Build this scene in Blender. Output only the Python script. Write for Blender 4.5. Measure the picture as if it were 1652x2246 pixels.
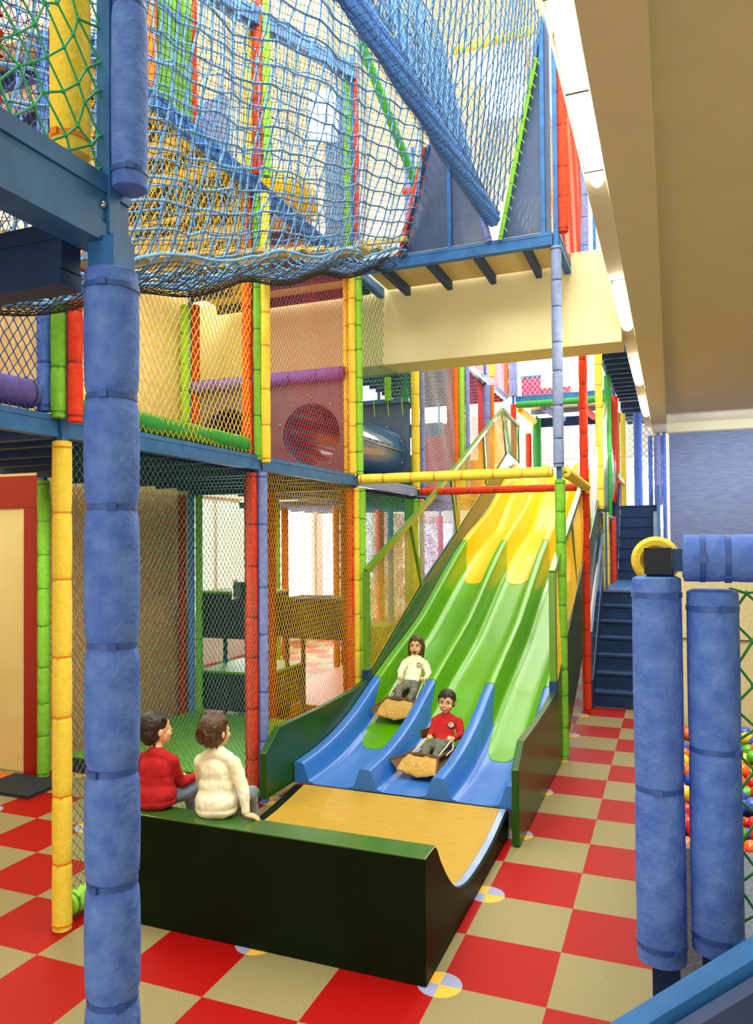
import bpy, bmesh, math, random
import numpy as np
from mathutils import Vector, Matrix, Euler
random.seed(7); RNG = np.random.RandomState(7)
for o in list(bpy.data.objects): bpy.data.objects.remove(o)
S = bpy.context.scene; C = S.collection
R = math.radians; PI = math.pi

# ------------------------------------------------------------------ camera, world, lights, exposure
cam_d = bpy.data.cameras.new('camera'); cam = bpy.data.objects.new('camera', cam_d); C.objects.link(cam)
cam_d.sensor_fit = 'VERTICAL'; cam_d.sensor_height = 24.0
cam_d.lens = 24.0 * 1683.49 / 2246.0
cam_d.shift_x = 37.75 / 2246.0; cam_d.shift_y = 28.29 / 2246.0
cam_d.clip_start = 0.05; cam_d.clip_end = 200
cam_loc = Vector((0.5576, -3.5635, 2.1195))
_yaw, _pitch, _roll = -0.386896, 0.0197278, -0.00788493
fw = Vector((math.sin(_yaw) * math.cos(_pitch), math.cos(_yaw) * math.cos(_pitch), math.sin(_pitch)))
rt = Vector((math.cos(_yaw), -math.sin(_yaw), 0)); up = rt.cross(fw)
r2 = math.cos(_roll) * rt + math.sin(_roll) * up; u2 = -math.sin(_roll) * rt + math.cos(_roll) * up
cam.matrix_world = Matrix(((r2.x, u2.x, -fw.x, cam_loc.x), (r2.y, u2.y, -fw.y, cam_loc.y), (r2.z, u2.z, -fw.z, cam_loc.z), (0, 0, 0, 1)))
S.camera = cam

wd = bpy.data.worlds.new('world'); S.world = wd; wd.use_nodes = True
bg = wd.node_tree.nodes['Background']; bg.inputs[0].default_value = (0.93, 0.96, 1.0, 1); bg.inputs[1].default_value = 2.6

def area(name, loc, rot, sx, sy, power, col):
    d = bpy.data.lights.new(name, 'AREA'); d.shape = 'RECTANGLE'; d.size = sx; d.size_y = sy; d.energy = power; d.color = col
    o = bpy.data.objects.new(name, d); C.objects.link(o); o.location = loc; o.rotation_euler = rot
    return o
WARM = (1.0, 0.97, 0.80); SOFT = (0.95, 1.0, 0.93); DAY = (0.92, 0.96, 1.0)
area('atrium_light', (-1.6, 1.6, 8.15), (0, 0, 0), 5.0, 7.0, 560, SOFT)
area('atrium_light_near', (-1.2, -3.2, 8.1), (R(28), 0, 0), 4.5, 3.0, 400, SOFT)
area('atrium_light_far', (-2.0, 10.0, 8.15), (0, 0, 0), 6.0, 8.0, 560, SOFT)
area('rear_fill', (-.6, -6.8, 1.9), (R(96), 0, 0), 5.0, 3.4, 92, SOFT)  # added fill from behind the camera; the wall there has no opening
area('beam_fill', (-1.2, -1.2, 7.2), (R(58), 0, 0), 3.0, 1.2, 300, SOFT)  # added only to brighten the face of the cream beam, no real fixture
area('bay_fill_up', (-3.7, 1.6, 3.1), (R(180), 0, 0), 0.9, 2.4, 42, WARM)  # invented fill pointing up, brightens the underside of the tan deck boards
area('hall_light', (0.2, -4.9, 4.1), (R(38), 0, R(12)), 2.6, 1.6, 18, SOFT)
area('aisle_light', (0.0, 8.2, 4.0), (0, 0, 0), 0.4, 4.5, 60, SOFT)
area('wall_end_fill', (1.9, 10.9, 3.5), (R(78), 0, 0), 2.4, 0.6, 34, (0.9, 0.94, 1.0))  # extra light added to lift the brushed blue wall, not a hall lamp
area('pit_light', (1.7, 0.6, 4.0), (0, 0, 0), 1.4, 2.6, 75, SOFT)
area('skylight_far', (-2.0, 15.8, 5.6), (R(-78), 0, 0), 7.0, 3.6, 380, DAY)
area('window_light', (-6.6, 11.5, 1.9), (0, R(-90), 0), 2.0, 7.0, 300, DAY)
area('bay_lamp_lower', (-3.7, 0.9, 2.52), (0, 0, 0), 0.9, 0.9, 42, WARM)
area('bay_lamp_middle', (-3.7, 0.9, 4.9), (0, 0, 0), 1.2, 1.2, 34, WARM)
area('bay_lamp_inner', (-3.7, 3.0, 4.9), (0, 0, 0), 1.2, 1.2, 30, WARM)
area('bay_lamp_near', (-3.7, -1.3, 4.9), (0, 0, 0), 1.2, 1.2, 30, WARM)
area('bay_lamp_steps', (-3.7, 5.4, 2.5), (0, 0, 0), 0.8, 0.8, 12, WARM)
area('door_lamp', (-5.6, 0.2, 3.6), (0, 0, 0), 1.0, 1.0, 17, WARM)
S.view_settings.view_transform = 'Standard'; S.view_settings.look = 'None'
S.view_settings.exposure = 0.22; S.view_settings.gamma = 1.0; S.view_settings.use_curve_mapping = False

# ------------------------------------------------------------------ materials
def lin(h):
    v = [int(h[i:i + 2], 16) / 255 for i in (0, 2, 4)]
    return tuple([(c / 12.92 if c <= .04045 else ((c + .055) / 1.055) ** 2.4) for c in v] + [1.0])

def newmat(name):
    m = bpy.data.materials.new(name); m.use_nodes = True
    nt = m.node_tree; return m, nt, nt.nodes['Principled BSDF']

def mat(name, col, rough=.5, col2=None, scale=20, bump=0, bscale=None, coat=0, metal=0, spec=.5, stretch=None, detail=3, trans=None, cut=(.35, .65)):
    m, nt, b = newmat(name)
    b.inputs['Base Color'].default_value = lin(col); b.inputs['Roughness'].default_value = rough
    b.inputs['Metallic'].default_value = metal; b.inputs['Coat Weight'].default_value = coat
    b.inputs['Specular IOR Level'].default_value = spec; b.inputs['Coat Roughness'].default_value = .06
    tc = nt.nodes.new('ShaderNodeTexCoord'); mp = nt.nodes.new('ShaderNodeMapping')
    nt.links.new(tc.outputs['Object'], mp.inputs[0])
    if stretch: mp.inputs['Scale'].default_value = stretch
    if col2:
        n = nt.nodes.new('ShaderNodeTexNoise'); n.inputs['Scale'].default_value = scale; n.inputs['Detail'].default_value = detail
        cr = nt.nodes.new('ShaderNodeValToRGB'); cr.color_ramp.elements[0].position = cut[0]; cr.color_ramp.elements[1].position = cut[1]
        cr.color_ramp.elements[0].color = lin(col); cr.color_ramp.elements[1].color = lin(col2)
        nt.links.new(mp.outputs[0], n.inputs['Vector']); nt.links.new(n.outputs[0], cr.inputs[0]); nt.links.new(cr.outputs[0], b.inputs['Base Color'])
    if bump:
        n = nt.nodes.new('ShaderNodeTexNoise'); n.inputs['Scale'].default_value = bscale or scale; n.inputs['Detail'].default_value = 4
        bp = nt.nodes.new('ShaderNodeBump'); bp.inputs['Strength'].default_value = bump; bp.inputs['Distance'].default_value = .01
        nt.links.new(mp.outputs[0], n.inputs['Vector']); nt.links.new(n.outputs[0], bp.inputs['Height']); nt.links.new(bp.outputs[0], b.inputs['Normal'])
    if trans: b.inputs['Transmission Weight'].default_value = trans
    return m

def emit(name, col, s):
    m, nt, b = newmat(name); b.inputs['Base Color'].default_value = lin(col)
    b.inputs['Emission Color'].default_value = lin(col); b.inputs['Emission Strength'].default_value = s
    return m

def foam(name, a, b): return mat(name, a, .72, b, 26, .35, 90, spec=.25, cut=(.3, .75))
M = {}
F = {
 'blue': foam('foam_blue', '4a6ecc', '6a90e2'), 'lilac': foam('foam_lilac', '7280c4', '8a98d6'), 'red': foam('foam_red', 'e03218', 'ee4c2c'),
 'dred': foam('foam_dark_red', 'a01c14', 'b02a1c'), 'yellow': foam('foam_yellow', 'f4d23a', 'fbe05c'), 'green': foam('foam_green', '70b42c', '86c840'),
 'lime': foam('foam_lime', '8ace3c', 'a0dc50'), 'dgreen': foam('foam_mid_green', '2f8c3c', '3f9c48'), 'grey': foam('foam_grey_blue', '7c8cb4', '8e9cc4'), 'purple': foam('foam_purple', '5a4e9c', '6e62b2'),
 'orange': foam('foam_orange', 'e0641c', 'ea7a2c')}
TIE = {'blue': mat('tie_blue', '3058a8', .45), 'yellow': mat('tie_orange', 'e08a18', .45), 'red': mat('tie_red', '8c1a10', .5), 'green': mat('tie_green', '3f8a1c', .5), 'dark': mat('tie_dark', '2c3c70', .5)}
TOF = {'blue': 'blue', 'lilac': 'blue', 'grey': 'dark', 'purple': 'dark', 'yellow': 'yellow', 'red': 'red', 'dred': 'red', 'green': 'green', 'lime': 'green', 'dgreen': 'green', 'orange': 'red'}
M['steel'] = mat('painted_steel_blue', '245c9c', .5, '3270b0', 9, spec=.3)
M['steel_d'] = mat('painted_steel_navy', '163460', .55, '1e4070', 8, spec=.3)
M['steel_l'] = mat('painted_steel_pale', '6a86b8', .4, '7c98c6', 9, coat=.2)
M['navy'] = mat('navy_panel', '243a66', .45, '2e4674', 5, coat=.1)
M['navyg'] = mat('blue_grey_panel', '4a5f80', .45, '54698c', 4)
M['cream'] = mat('cream_paint', 'ecdfae', .8, 'f0e4b4', 3, .08, 160)
M['cream2'] = mat('cream_wall_board', 'dcc694', .85, 'ceb078', 14, .35, 45)
M['bulk'] = mat('ceiling_paint', 'dad6ba', .85, 'dedabe', 3, .06, 120)
M['white'] = mat('white_paint', 'f2ecdc', .7)
M['board'] = mat('plywood_board', 'e4c890', .65, 'd6b67c', 5, stretch=(1, 8, 8))
M['plank'] = mat('pale_wood_plank', 'd8bc74', .6, 'c8a458', 12, stretch=(2, 10, 10))
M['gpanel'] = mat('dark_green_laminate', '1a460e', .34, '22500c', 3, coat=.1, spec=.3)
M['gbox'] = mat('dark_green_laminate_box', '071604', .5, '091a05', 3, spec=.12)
M['grail'] = mat('green_painted_rail', '5c8a1c', .35, coat=.3)
M['gold'] = mat('olive_laminate', '8a8038', .35, coat=.2)
M['wood'] = mat('honey_laminate', 'a87e1a', .6, 'ba9632', 7, stretch=(1.2, 26, 26), coat=.06, detail=5, cut=(.3, .7))
M['mat'] = mat('dark_mat', '1c2430', .8)
M['shelf'] = mat('black_vinyl', '30203a', .6, '281a30', 4)
M['gmat'] = mat('green_vinyl', '5c9c1c', .5, '66a824', 3)
M['omat'] = mat('orange_vinyl', 'd8642c', .5)
M['redp'] = mat('red_panel', 'b8160e', .5)
M['magenta'] = mat('magenta_vinyl', 'c43878', .5)
M['dkpurple'] = mat('purple_vinyl', '44305c', .5)
M['greyp'] = mat('taupe_panel', '585260', .55, '605a68', 6)
M['doorframe'] = mat('dark_red_frame', '941410', .4, coat=.2)
M['door'] = mat('cream_door', 'dccb8c', .55, 'd6c484', 3)
M['tube_b'] = mat('glossy_blue_tube', '3a6a9c', .2, coat=.5)
M['tube_p'] = mat('glossy_violet_tube', '2c2f8c', .15, coat=.6)
M['carpet'] = mat('grey_carpet', '5c6270', .95, '787e8c', 160, .5, 200)
M['pitwall'] = mat('speckled_cream_panel', 'd6cc9c', .8, 'beb284', 190)
M['slate'] = mat('brushed_blue_wall', '6478a8', .7, '8490b4', 3, stretch=(1.5, 1, 30), detail=6)
M['skin'] = mat('skin', 'e8b484', .55, 'e4aa78', 12); M['skin'].node_tree.nodes['Principled BSDF'].inputs['Subsurface Weight'].default_value = .08
M['hair_b'] = mat('hair_dark', '1c0e06', .45, '2e1a0c', 60, .4, 120, stretch=(1, 1, .15))
M['hair_g'] = mat('hair_brown', '3c2412', .45, '5a3a20', 60, .4, 120, stretch=(1, 1, .15))
M['white_cl'] = mat('cream_cotton', 'f2eacc', .9, 'eae0c0', 8, .25, 30)
M['red_cl'] = mat('red_cotton', 'a80c14', .9, 'b81018', 8, .25, 30)
M['denim'] = mat('grey_denim', '5e5e50', .9, '74746a', 16, .3, 60)
M['denim_b'] = mat('blue_denim', '6e7890', .9, '848ea4', 16, .3, 60)
M['shoe'] = mat('dark_shoe', '201c1a', .6)
M['lip'] = mat('lip_pink', 'a04a3c', .5); M['mouth'] = mat('mouth_dark', '3c0c0a', .6); M['teeth'] = mat('teeth', 'f4ece0', .3)
M['eye'] = mat('eye_white', 'f0ece4', .25); M['iris'] = mat('iris_brown', '1a0c06', .2)
M['burlap'] = mat('burlap_cloth', 'dcb05a', .95, 'a8803c', 130, .8, 160, cut=(.4, .6))
M['btrim'] = mat('brown_trim', '5c3c18', .8)
M['cord'] = mat('white_cord', 'e6d8bc', .8)
M['rope'] = mat('blue_rope', '4a8cd4', .8, '90c0f0', 130, .5, 180, cut=(.4, .62))
M['ropel'] = mat('blue_rope_dark', '3068b4', .8, '6ea4dc', 120, .5, 180, cut=(.4, .62))
M['ropev'] = mat('blue_rope_vivid', '2868dc', .8, '66a6f6', 90, .5, 180, cut=(.4, .62))
for k, h in dict(aqua='3cb478', teal='3a8474', yel='f8c828', red='c83a24', blue='3c50a8', black='17150f', lil='a8a8d8', gre='3c9c50', pink='c85078', wht='c8ccd8', org='e0742c').items():
    M['net_' + k] = mat('net_' + k, h, .7)
M['chrome'] = mat('steel_bolt', 'b0b4b8', .3, metal=1)
M['pageb'] = mat('emblem_white', 'e8e4cc', .8); M['pagek'] = mat('emblem_dark', '26381e', .8); M['pageg'] = mat('emblem_green', '7c9430', .8)
M['lampglow'] = emit('lamp_diffuser', 'fff6dc', 26.0)
M['lampglow2'] = emit('wall_lamp_diffuser', 'fff4dc', 16.0)
M['lampbody'] = mat('lamp_body', 'd8d4c4', .5)
def glassmat():
    m = bpy.data.materials.new('window_glass'); m.use_nodes = True; nt = m.node_tree; nt.nodes.clear()
    o = nt.nodes.new('ShaderNodeOutputMaterial'); mx = nt.nodes.new('ShaderNodeMixShader'); t = nt.nodes.new('ShaderNodeBsdfTransparent'); g = nt.nodes.new('ShaderNodeBsdfGlossy')
    g.inputs['Roughness'].default_value = .05; mx.inputs[0].default_value = .06
    nt.links.new(t.outputs[0], mx.inputs[1]); nt.links.new(g.outputs[0], mx.inputs[2]); nt.links.new(mx.outputs[0], o.inputs[0]); return m
M['glass'] = glassmat()
def frostmat():
    m, nt, b = newmat('frosted_blind'); b.inputs['Base Color'].default_value = lin('e8e8dc'); b.inputs['Roughness'].default_value = .8
    b.inputs['Transmission Weight'].default_value = .0
    o = nt.nodes['Material Output']; tr = nt.nodes.new('ShaderNodeBsdfTranslucent'); tr.inputs[0].default_value = lin('f0eee2')
    mx = nt.nodes.new('ShaderNodeMixShader'); mx.inputs[0].default_value = .6
    nt.links.new(b.outputs[0], mx.inputs[1]); nt.links.new(tr.outputs[0], mx.inputs[2]); nt.links.new(mx.outputs[0], o.inputs[0]); return m
M['frost'] = frostmat()

def slidemat(name, col, col2):
    m = mat(name, col, .26, col2, 1.6, .06, 3.0, coat=.14, spec=.3, stretch=(1, .35, 1))
    return m
M['sl_blue'] = slidemat('slide_blue', '2f6cc0', '3a78c8'); M['sl_green'] = slidemat('slide_green', '529800', '5ca202'); M['sl_yel'] = slidemat('slide_yellow', 'f8b400', 'ffbe00')

def floormat():
    m, nt, b = newmat('checkered_vinyl_floor'); N = nt.nodes; K = nt.links
    tc = N.new('ShaderNodeTexCoord'); sp = N.new('ShaderNodeSeparateXYZ'); K.new(tc.outputs['Object'], sp.inputs[0])
    def mt(op, a, bb=None, c=None):
        n = N.new('ShaderNodeMath'); n.operation = op
        for i, v in enumerate((a, bb, c)):
            if v is None: continue
            if isinstance(v, (int, float)): n.inputs[i].default_value = v
            else: K.new(v, n.inputs[i])
        return n.outputs[0]
    X, Y = sp.outputs[0], sp.outputs[1]
    ix = mt('FLOOR', mt('MULTIPLY', X, 2.0)); iy = mt('FLOOR', mt('MULTIPLY', Y, 2.0))
    par = mt('FLOORED_MODULO', mt('ADD', ix, iy), 2.0)            # 1 = red
    # medallions at x = n + .5, y = n
    dx = mt('SUBTRACT', mt('FLOORED_MODULO', X, 1.0), 0.5)
    dy = mt('SUBTRACT', mt('FLOORED_MODULO', mt('ADD', Y, 0.5), 1.0), 0.5)
    d = mt('SQRT', mt('ADD', mt('MULTIPLY', dx, dx), mt('MULTIPLY', dy, dy)))
    ins = mt('LESS_THAN', d, 0.108)
    quad = mt('GREATER_THAN', mt('MULTIPLY', dx, dy), 0.0)          # 1 = lilac
    def mix(f, a, bb):
        n = N.new('ShaderNodeMix'); n.data_type = 'RGBA'; K.new(f, n.inputs[0])
        for i, v in ((6, a), (7, bb)):
            if isinstance(v, tuple): n.inputs[i].default_value = v
            else: K.new(v, n.inputs[i])
        return n.outputs[2]
    ns = N.new('ShaderNodeTexNoise'); ns.inputs['Scale'].default_value = 170; K.new(tc.outputs['Object'], ns.inputs['Vector'])
    cr = N.new('ShaderNodeValToRGB'); cr.color_ramp.elements[0].position = .38; cr.color_ramp.elements[1].position = .62
    cr.color_ramp.elements[0].color = lin('847750'); cr.color_ramp.elements[1].color = lin('998b62'); K.new(ns.outputs[0], cr.inputs[0])
    c1 = mix(par, cr.outputs[0], lin('9e0604'))
    c2 = mix(quad, lin('e8b040'), lin('9498b8'))
    K.new(mix(ins, c1, c2), b.inputs['Base Color'])
    b.inputs['Roughness'].default_value = .5; b.inputs['Specular IOR Level'].default_value = .18
    bp = N.new('ShaderNodeBump'); bp.inputs['Strength'].default_value = .12; bp.inputs['Distance'].default_value = .005
    K.new(ns.outputs[0], bp.inputs['Height']); K.new(bp.outputs[0], b.inputs['Normal'])
    return m
M['floor'] = floormat()

# ------------------------------------------------------------------ mesh helpers
ORG = {}
def tag(o, label=None, cat=None, group=None, kind=None):
    if label: o['label'] = label
    if cat: o['category'] = cat
    if group: o['group'] = group
    if kind: o['kind'] = kind
    return o
def thing(name, label, cat, loc, group=None):
    o = bpy.data.objects.new(name, None); C.objects.link(o); o.location = loc; o.empty_display_size = .1
    ORG[o] = Vector(loc); return tag(o, label, cat, group)
def link(name, me, m, parent, org):
    o = bpy.data.objects.new(name, me); C.objects.link(o)
    if m: me.materials.append(m)
    if parent: o.parent = parent; ORG[o] = org
    else: o.location = org; ORG[o] = org
    return o
def npmesh(name, V, FQ, smooth=True):
    """V (n,3) ; FQ (m,k) uniform faces"""
    me = bpy.data.meshes.new(name); k = FQ.shape[1]; m = len(FQ)
    me.vertices.add(len(V)); me.vertices.foreach_set('co', V.astype(np.float32).ravel())
    me.loops.add(m * k); me.loops.foreach_set('vertex_index', FQ.astype(np.int32).ravel())
    me.polygons.add(m); me.polygons.foreach_set('loop_start', np.arange(0, m * k, k, dtype=np.int32))
    me.polygons.foreach_set('loop_total', np.full(m, k, dtype=np.int32))
    me.update(calc_edges=True); me.validate()
    if smooth: me.polygons.foreach_set('use_smooth', np.ones(m, dtype=bool))
    return me

class MB:
    def __init__(s): s.v = []; s.f = []
    def add(s, vs, fs):
        b = len(s.v); s.v += [Vector(v) for v in vs]; s.f += [[i + b for i in f] for f in fs]; return s
    def box(s, x0, x1, y0, y1, z0, z1):
        return s.add([(x0, y0, z0), (x1, y0, z0), (x1, y1, z0), (x0, y1, z0), (x0, y0, z1), (x1, y0, z1), (x1, y1, z1), (x0, y1, z1)],
                     [(0, 3, 2, 1), (4, 5, 6, 7), (0, 1, 5, 4), (1, 2, 6, 5), (2, 3, 7, 6), (3, 0, 4, 7)])
    def bar(s, p0, p1, w, h, up=(0, 0, 1)):
        p0, p1 = Vector(p0), Vector(p1); d = (p1 - p0).normalized(); u = Vector(up)
        if abs(d.dot(u)) > .98: u = Vector((1, 0, 0))
        a = d.cross(u).normalized() * w / 2; b = a.cross(d).normalized() * h / 2
        vs = [p + sx * a + sy * b for p in (p0, p1) for sx, sy in ((-1, -1), (1, -1), (1, 1), (-1, 1))]
        return s.add(vs, [(0, 3, 2, 1), (4, 5, 6, 7), (0, 1, 5, 4), (1, 2, 6, 5), (2, 3, 7, 6), (3, 0, 4, 7)])
    def tube(s, pts, r, n=10, cap=True):
        pts = [Vector(p) for p in pts]; rr = r if isinstance(r, (list, tuple)) else [r] * len(pts)
        base = len(s.v); ref = Vector((0, 0, 1)) if abs((pts[-1] - pts[0]).normalized().z) < .9 else Vector((1, 0, 0))
        for i, p in enumerate(pts):
            d = (pts[min(i + 1, len(pts) - 1)] - pts[max(i - 1, 0)]).normalized()
            a = d.cross(ref).normalized(); b = a.cross(d).normalized()
            for k in range(n):
                t = 2 * PI * k / n; s.v.append(p + (a * math.cos(t) + b * math.sin(t)) * rr[i])
        for i in range(len(pts) - 1):
            for k in range(n):
                s.f.append([base + i * n + k, base + i * n + (k + 1) % n, base + (i + 1) * n + (k + 1) % n, base + (i + 1) * n + k])
        if cap:
            s.f.append([base + k for k in range(n)][::-1]); e = base + (len(pts) - 1) * n; s.f.append([e + k for k in range(n)])
        return s
    def prism(s, poly, axis, a, b):
        """poly of 2D points in the plane normal to axis, extruded from a to b"""
        def P(q, t):
            return {'x': (t, q[0], q[1]), 'y': (q[0], t, q[1]), 'z': (q[0], q[1], t)}[axis]
        n = len(poly)
        return s.add([P(q, a) for q in poly] + [P(q, b) for q in poly], [list(range(n))[::-1], [n + i for i in range(n)]] + [(i, (i + 1) % n, n + (i + 1) % n, n + i) for i in range(n)])
    def ell(s, c, rad, nu=16, nv=10, rot=None):
        c = Vector(c); vs = []; fs = []
        for j in range(1, nv):
            ph = PI * j / nv
            for i in range(nu):
                t = 2 * PI * i / nu
                v = Vector((rad[0] * math.sin(ph) * math.cos(t), rad[1] * math.sin(ph) * math.sin(t), rad[2] * math.cos(ph)))
                if rot is not None: v = rot @ v
                vs.append(c + v)
        tv = Vector((0, 0, rad[2])); 
        if rot is not None: tv = rot @ tv
        vs += [c + tv, c - tv]; T = len(vs) - 2
        for j in range(nv - 2):
            for i in range(nu):
                fs.append((j * nu + i, (j + 1) * nu + i, (j + 1) * nu + (i + 1) % nu, j * nu + (i + 1) % nu))
        for i in range(nu):
            fs.append((T, i, (i + 1) % nu)); fs.append((T + 1, (nv - 2) * nu + (i + 1) % nu, (nv - 2) * nu + i))
        return s.add(vs, fs)
    def cap2(s, p0, p1, r0, r1):      # tapered limb with round ends
        p0, p1 = Vector(p0), Vector(p1); n = 8
        s.ell(p0, (r0,) * 3, 14, 8); s.ell(p1, (r1,) * 3, 14, 8)
        return s.tube([p0.lerp(p1, i / n) for i in range(n + 1)], [r0 + (r1 - r0) * i / n for i in range(n + 1)], 14)
    def build(s, name, m, parent=None, smooth=35, bevel=0, label=None):
        me = bpy.data.meshes.new(name)
        if parent: org = ORG[parent]
        else:
            xs = [v.x for v in s.v]; ys = [v.y for v in s.v]; zs = [v.z for v in s.v]
            org = Vector(((min(xs) + max(xs)) / 2, (min(ys) + max(ys)) / 2, min(zs)))
        me.from_pydata([v - org for v in s.v], [], s.f); me.update()
        bm = bmesh.new(); bm.from_mesh(me); bmesh.ops.recalc_face_normals(bm, faces=bm.faces); bm.to_mesh(me); bm.free()
        if smooth:
            me.polygons.foreach_set('use_smooth', np.ones(len(me.polygons), dtype=bool)); me.set_sharp_from_angle(angle=R(smooth))
        o = link(name, me, m, parent, org)
        if bevel:
            b = o.modifiers.new('bevel', 'BEVEL'); b.width = bevel; b.segments = 2; b.limit_method = 'ANGLE'
        if label: o['label'] = label
        return o
def struct(name, mb, m, **k): return tag(mb.build(name, m, **k), kind='structure')

# ring mesh for cable ties, cached
_ties = {}
def tie(pad_o, p, d, r, m):
    key = (round(r, 4), m.name)
    if key not in _ties:
        mb = MB(); n = 20; prof = [(r * .93, -.006), (r * 1.0, -.005), (r * 1.0, .005), (r * .93, .006)]
        for k in range(n):
            t = 2 * PI * k / n
            for q, z in prof: mb.v.append(Vector((q * math.cos(t), q * math.sin(t), z)))
        for k in range(n):
            for j in range(4):
                a = k * 4 + j; b = k * 4 + (j + 1) % 4; c = ((k + 1) % n) * 4 + (j + 1) % 4; e = ((k + 1) % n) * 4 + j; mb.f.append([a, b, c, e])
        mb.box(r * .95, r * 1.12, -.008, .008, -.006, .006)
        me = bpy.data.meshes.new('cable_tie'); me.from_pydata(mb.v, [], mb.f); me.materials.append(m)
        me.polygons.foreach_set('use_smooth', np.ones(len(me.polygons), dtype=bool)); me.set_sharp_from_angle(angle=R(40)); _ties[key] = me
    o = bpy.data.objects.new('cable_tie', _ties[key]); C.objects.link(o); o.parent = pad_o
    o.location = Vector(p) - ORG[pad_o]
    q = Vector((0, 0, 1)).rotation_difference(d) @ Euler((0, 0, random.choice([-1.2, -.9, -.6, -1.6]))).to_quaternion()
    o.rotation_euler = q.to_euler(); return o

def pad(root, p0, p1, col, r=.05, seg=.33, ties=True, name='foam_pad', pinch=.09, bulge=.05, label=None):
    p0, p1 = Vector(p0), Vector(p1); Ln = (p1 - p0).length; d = (p1 - p0) / Ln; n = max(1, round(Ln / seg))
    cuts = [Ln * (i + (random.uniform(-.12, .12) if 0 < i < n else 0)) / n for i in range(n + 1)]
    pts = []; rr = []; e0 = .012
    pts.append(p0); rr.append(r * .8)
    for i in range(n):
        a, b = cuts[i], cuts[i + 1]
        ks = [0.0, .03, .08, .2, .5, .8, .92, .97] if ties or pinch > .05 else [0, .1, .5, .9]
        for k in ks:
            t = a + (b - a) * k
            ed = min(abs(t - a) if i > 0 else 9, abs(b - t) if i < n - 1 else 9)
            rad = r * (1 - bulge + bulge * math.sin(PI * k)) * (1 - pinch * math.exp(-(ed / .011) ** 2))
            if t < 1e-6 and i == 0: t = .004; 
            pts.append(p0 + d * t); rr.append(rad)
    pts.append(p1 - d * .004); rr.append(r * .97); pts.append(p1); rr.append(r * .8)
    mb = MB().tube(pts, rr, 20)
    o = mb.build(name, F[col], root, 50, label=label)
    if ties:
        for c in cuts[1:-1]: tie(o, p0 + d * c, d, r * (1 - pinch) * 1.02, TIE[TOF[col]])
        tie(o, p0 + d * .035, d, r * 1.02, TIE[TOF[col]]); tie(o, p1 - d * .035, d, r * 1.02, TIE[TOF[col]])
    return o

def post(x, y, label, pads, z0=0, z1=7.4, w=.045, near=True, group=None, steel='steel'):
    """pads: (dx, dy, za, zb, colour, radius[, seg])"""
    t = thing('padded_post', label, 'post', (x, y, z0), group)
    MB().box(x - w / 2, x + w / 2, y - w / 2, y + w / 2, z0, z1).build('steel_post', M[steel], t, 0)
    for p in pads:
        pad(t, (x + p[0], y + p[1], p[2]), (x + p[0], y + p[1], p[3]), p[4], p[5], p[6] if len(p) > 6 else .33, ties=near, pinch=.1 if near else .06)
    return t

def beam(p0, p1, label, h=.12, w=.06, m='steel', name='steel_beam', grooves=True, pads=()):
    p0, p1 = Vector(p0), Vector(p1)
    t = thing(name, label, 'beam', (p0 + p1) / 2)
    MB().bar(p0, p1, w, h * .5).build('beam_core', M[m], t, 0)
    d = Vector((0, 0, h * .36))
    f = MB(); f.bar(p0 + d, p1 + d, w * 1.15, h * .26); f.build('beam_flange', M[m], t, 0)
    f = MB(); f.bar(p0 - d, p1 - d, w * 1.15, h * .26); f.build('beam_flange', M[m], t, 0)
    for q in pads: pad(t, *q)
    return t

# nets -------------------------------------------------------------
def strands(P0, P1, r, sides=3):
    P0 = np.asarray(P0); P1 = np.asarray(P1); d = P1 - P0; L = np.linalg.norm(d, axis=1, keepdims=True); d = d / np.maximum(L, 1e-9)
    ref = np.where(np.abs(d[:, 2:3]) > .9, np.array([[1., 0, 0]]), np.array([[0, 0, 1.]]))
    a = np.cross(d, ref); a /= np.linalg.norm(a, axis=1, keepdims=True); b = np.cross(a, d)
    ext = d * r * .5; vs = []
    for P in (P0 - ext, P1 + ext):
        for k in range(sides):
            t = 2 * PI * k / sides + .5; vs.append(P + (a * math.cos(t) + b * math.sin(t)) * r)
    V = np.stack(vs, 1).reshape(-1, 3); n = len(P0); base = np.arange(n)[:, None] * (2 * sides)
    fs = [np.concatenate([base + k, base + (k + 1) % sides, base + sides + (k + 1) % sides, base + sides + k], 1) for k in range(sides)]
    return V, np.concatenate(fs, 0)
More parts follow.
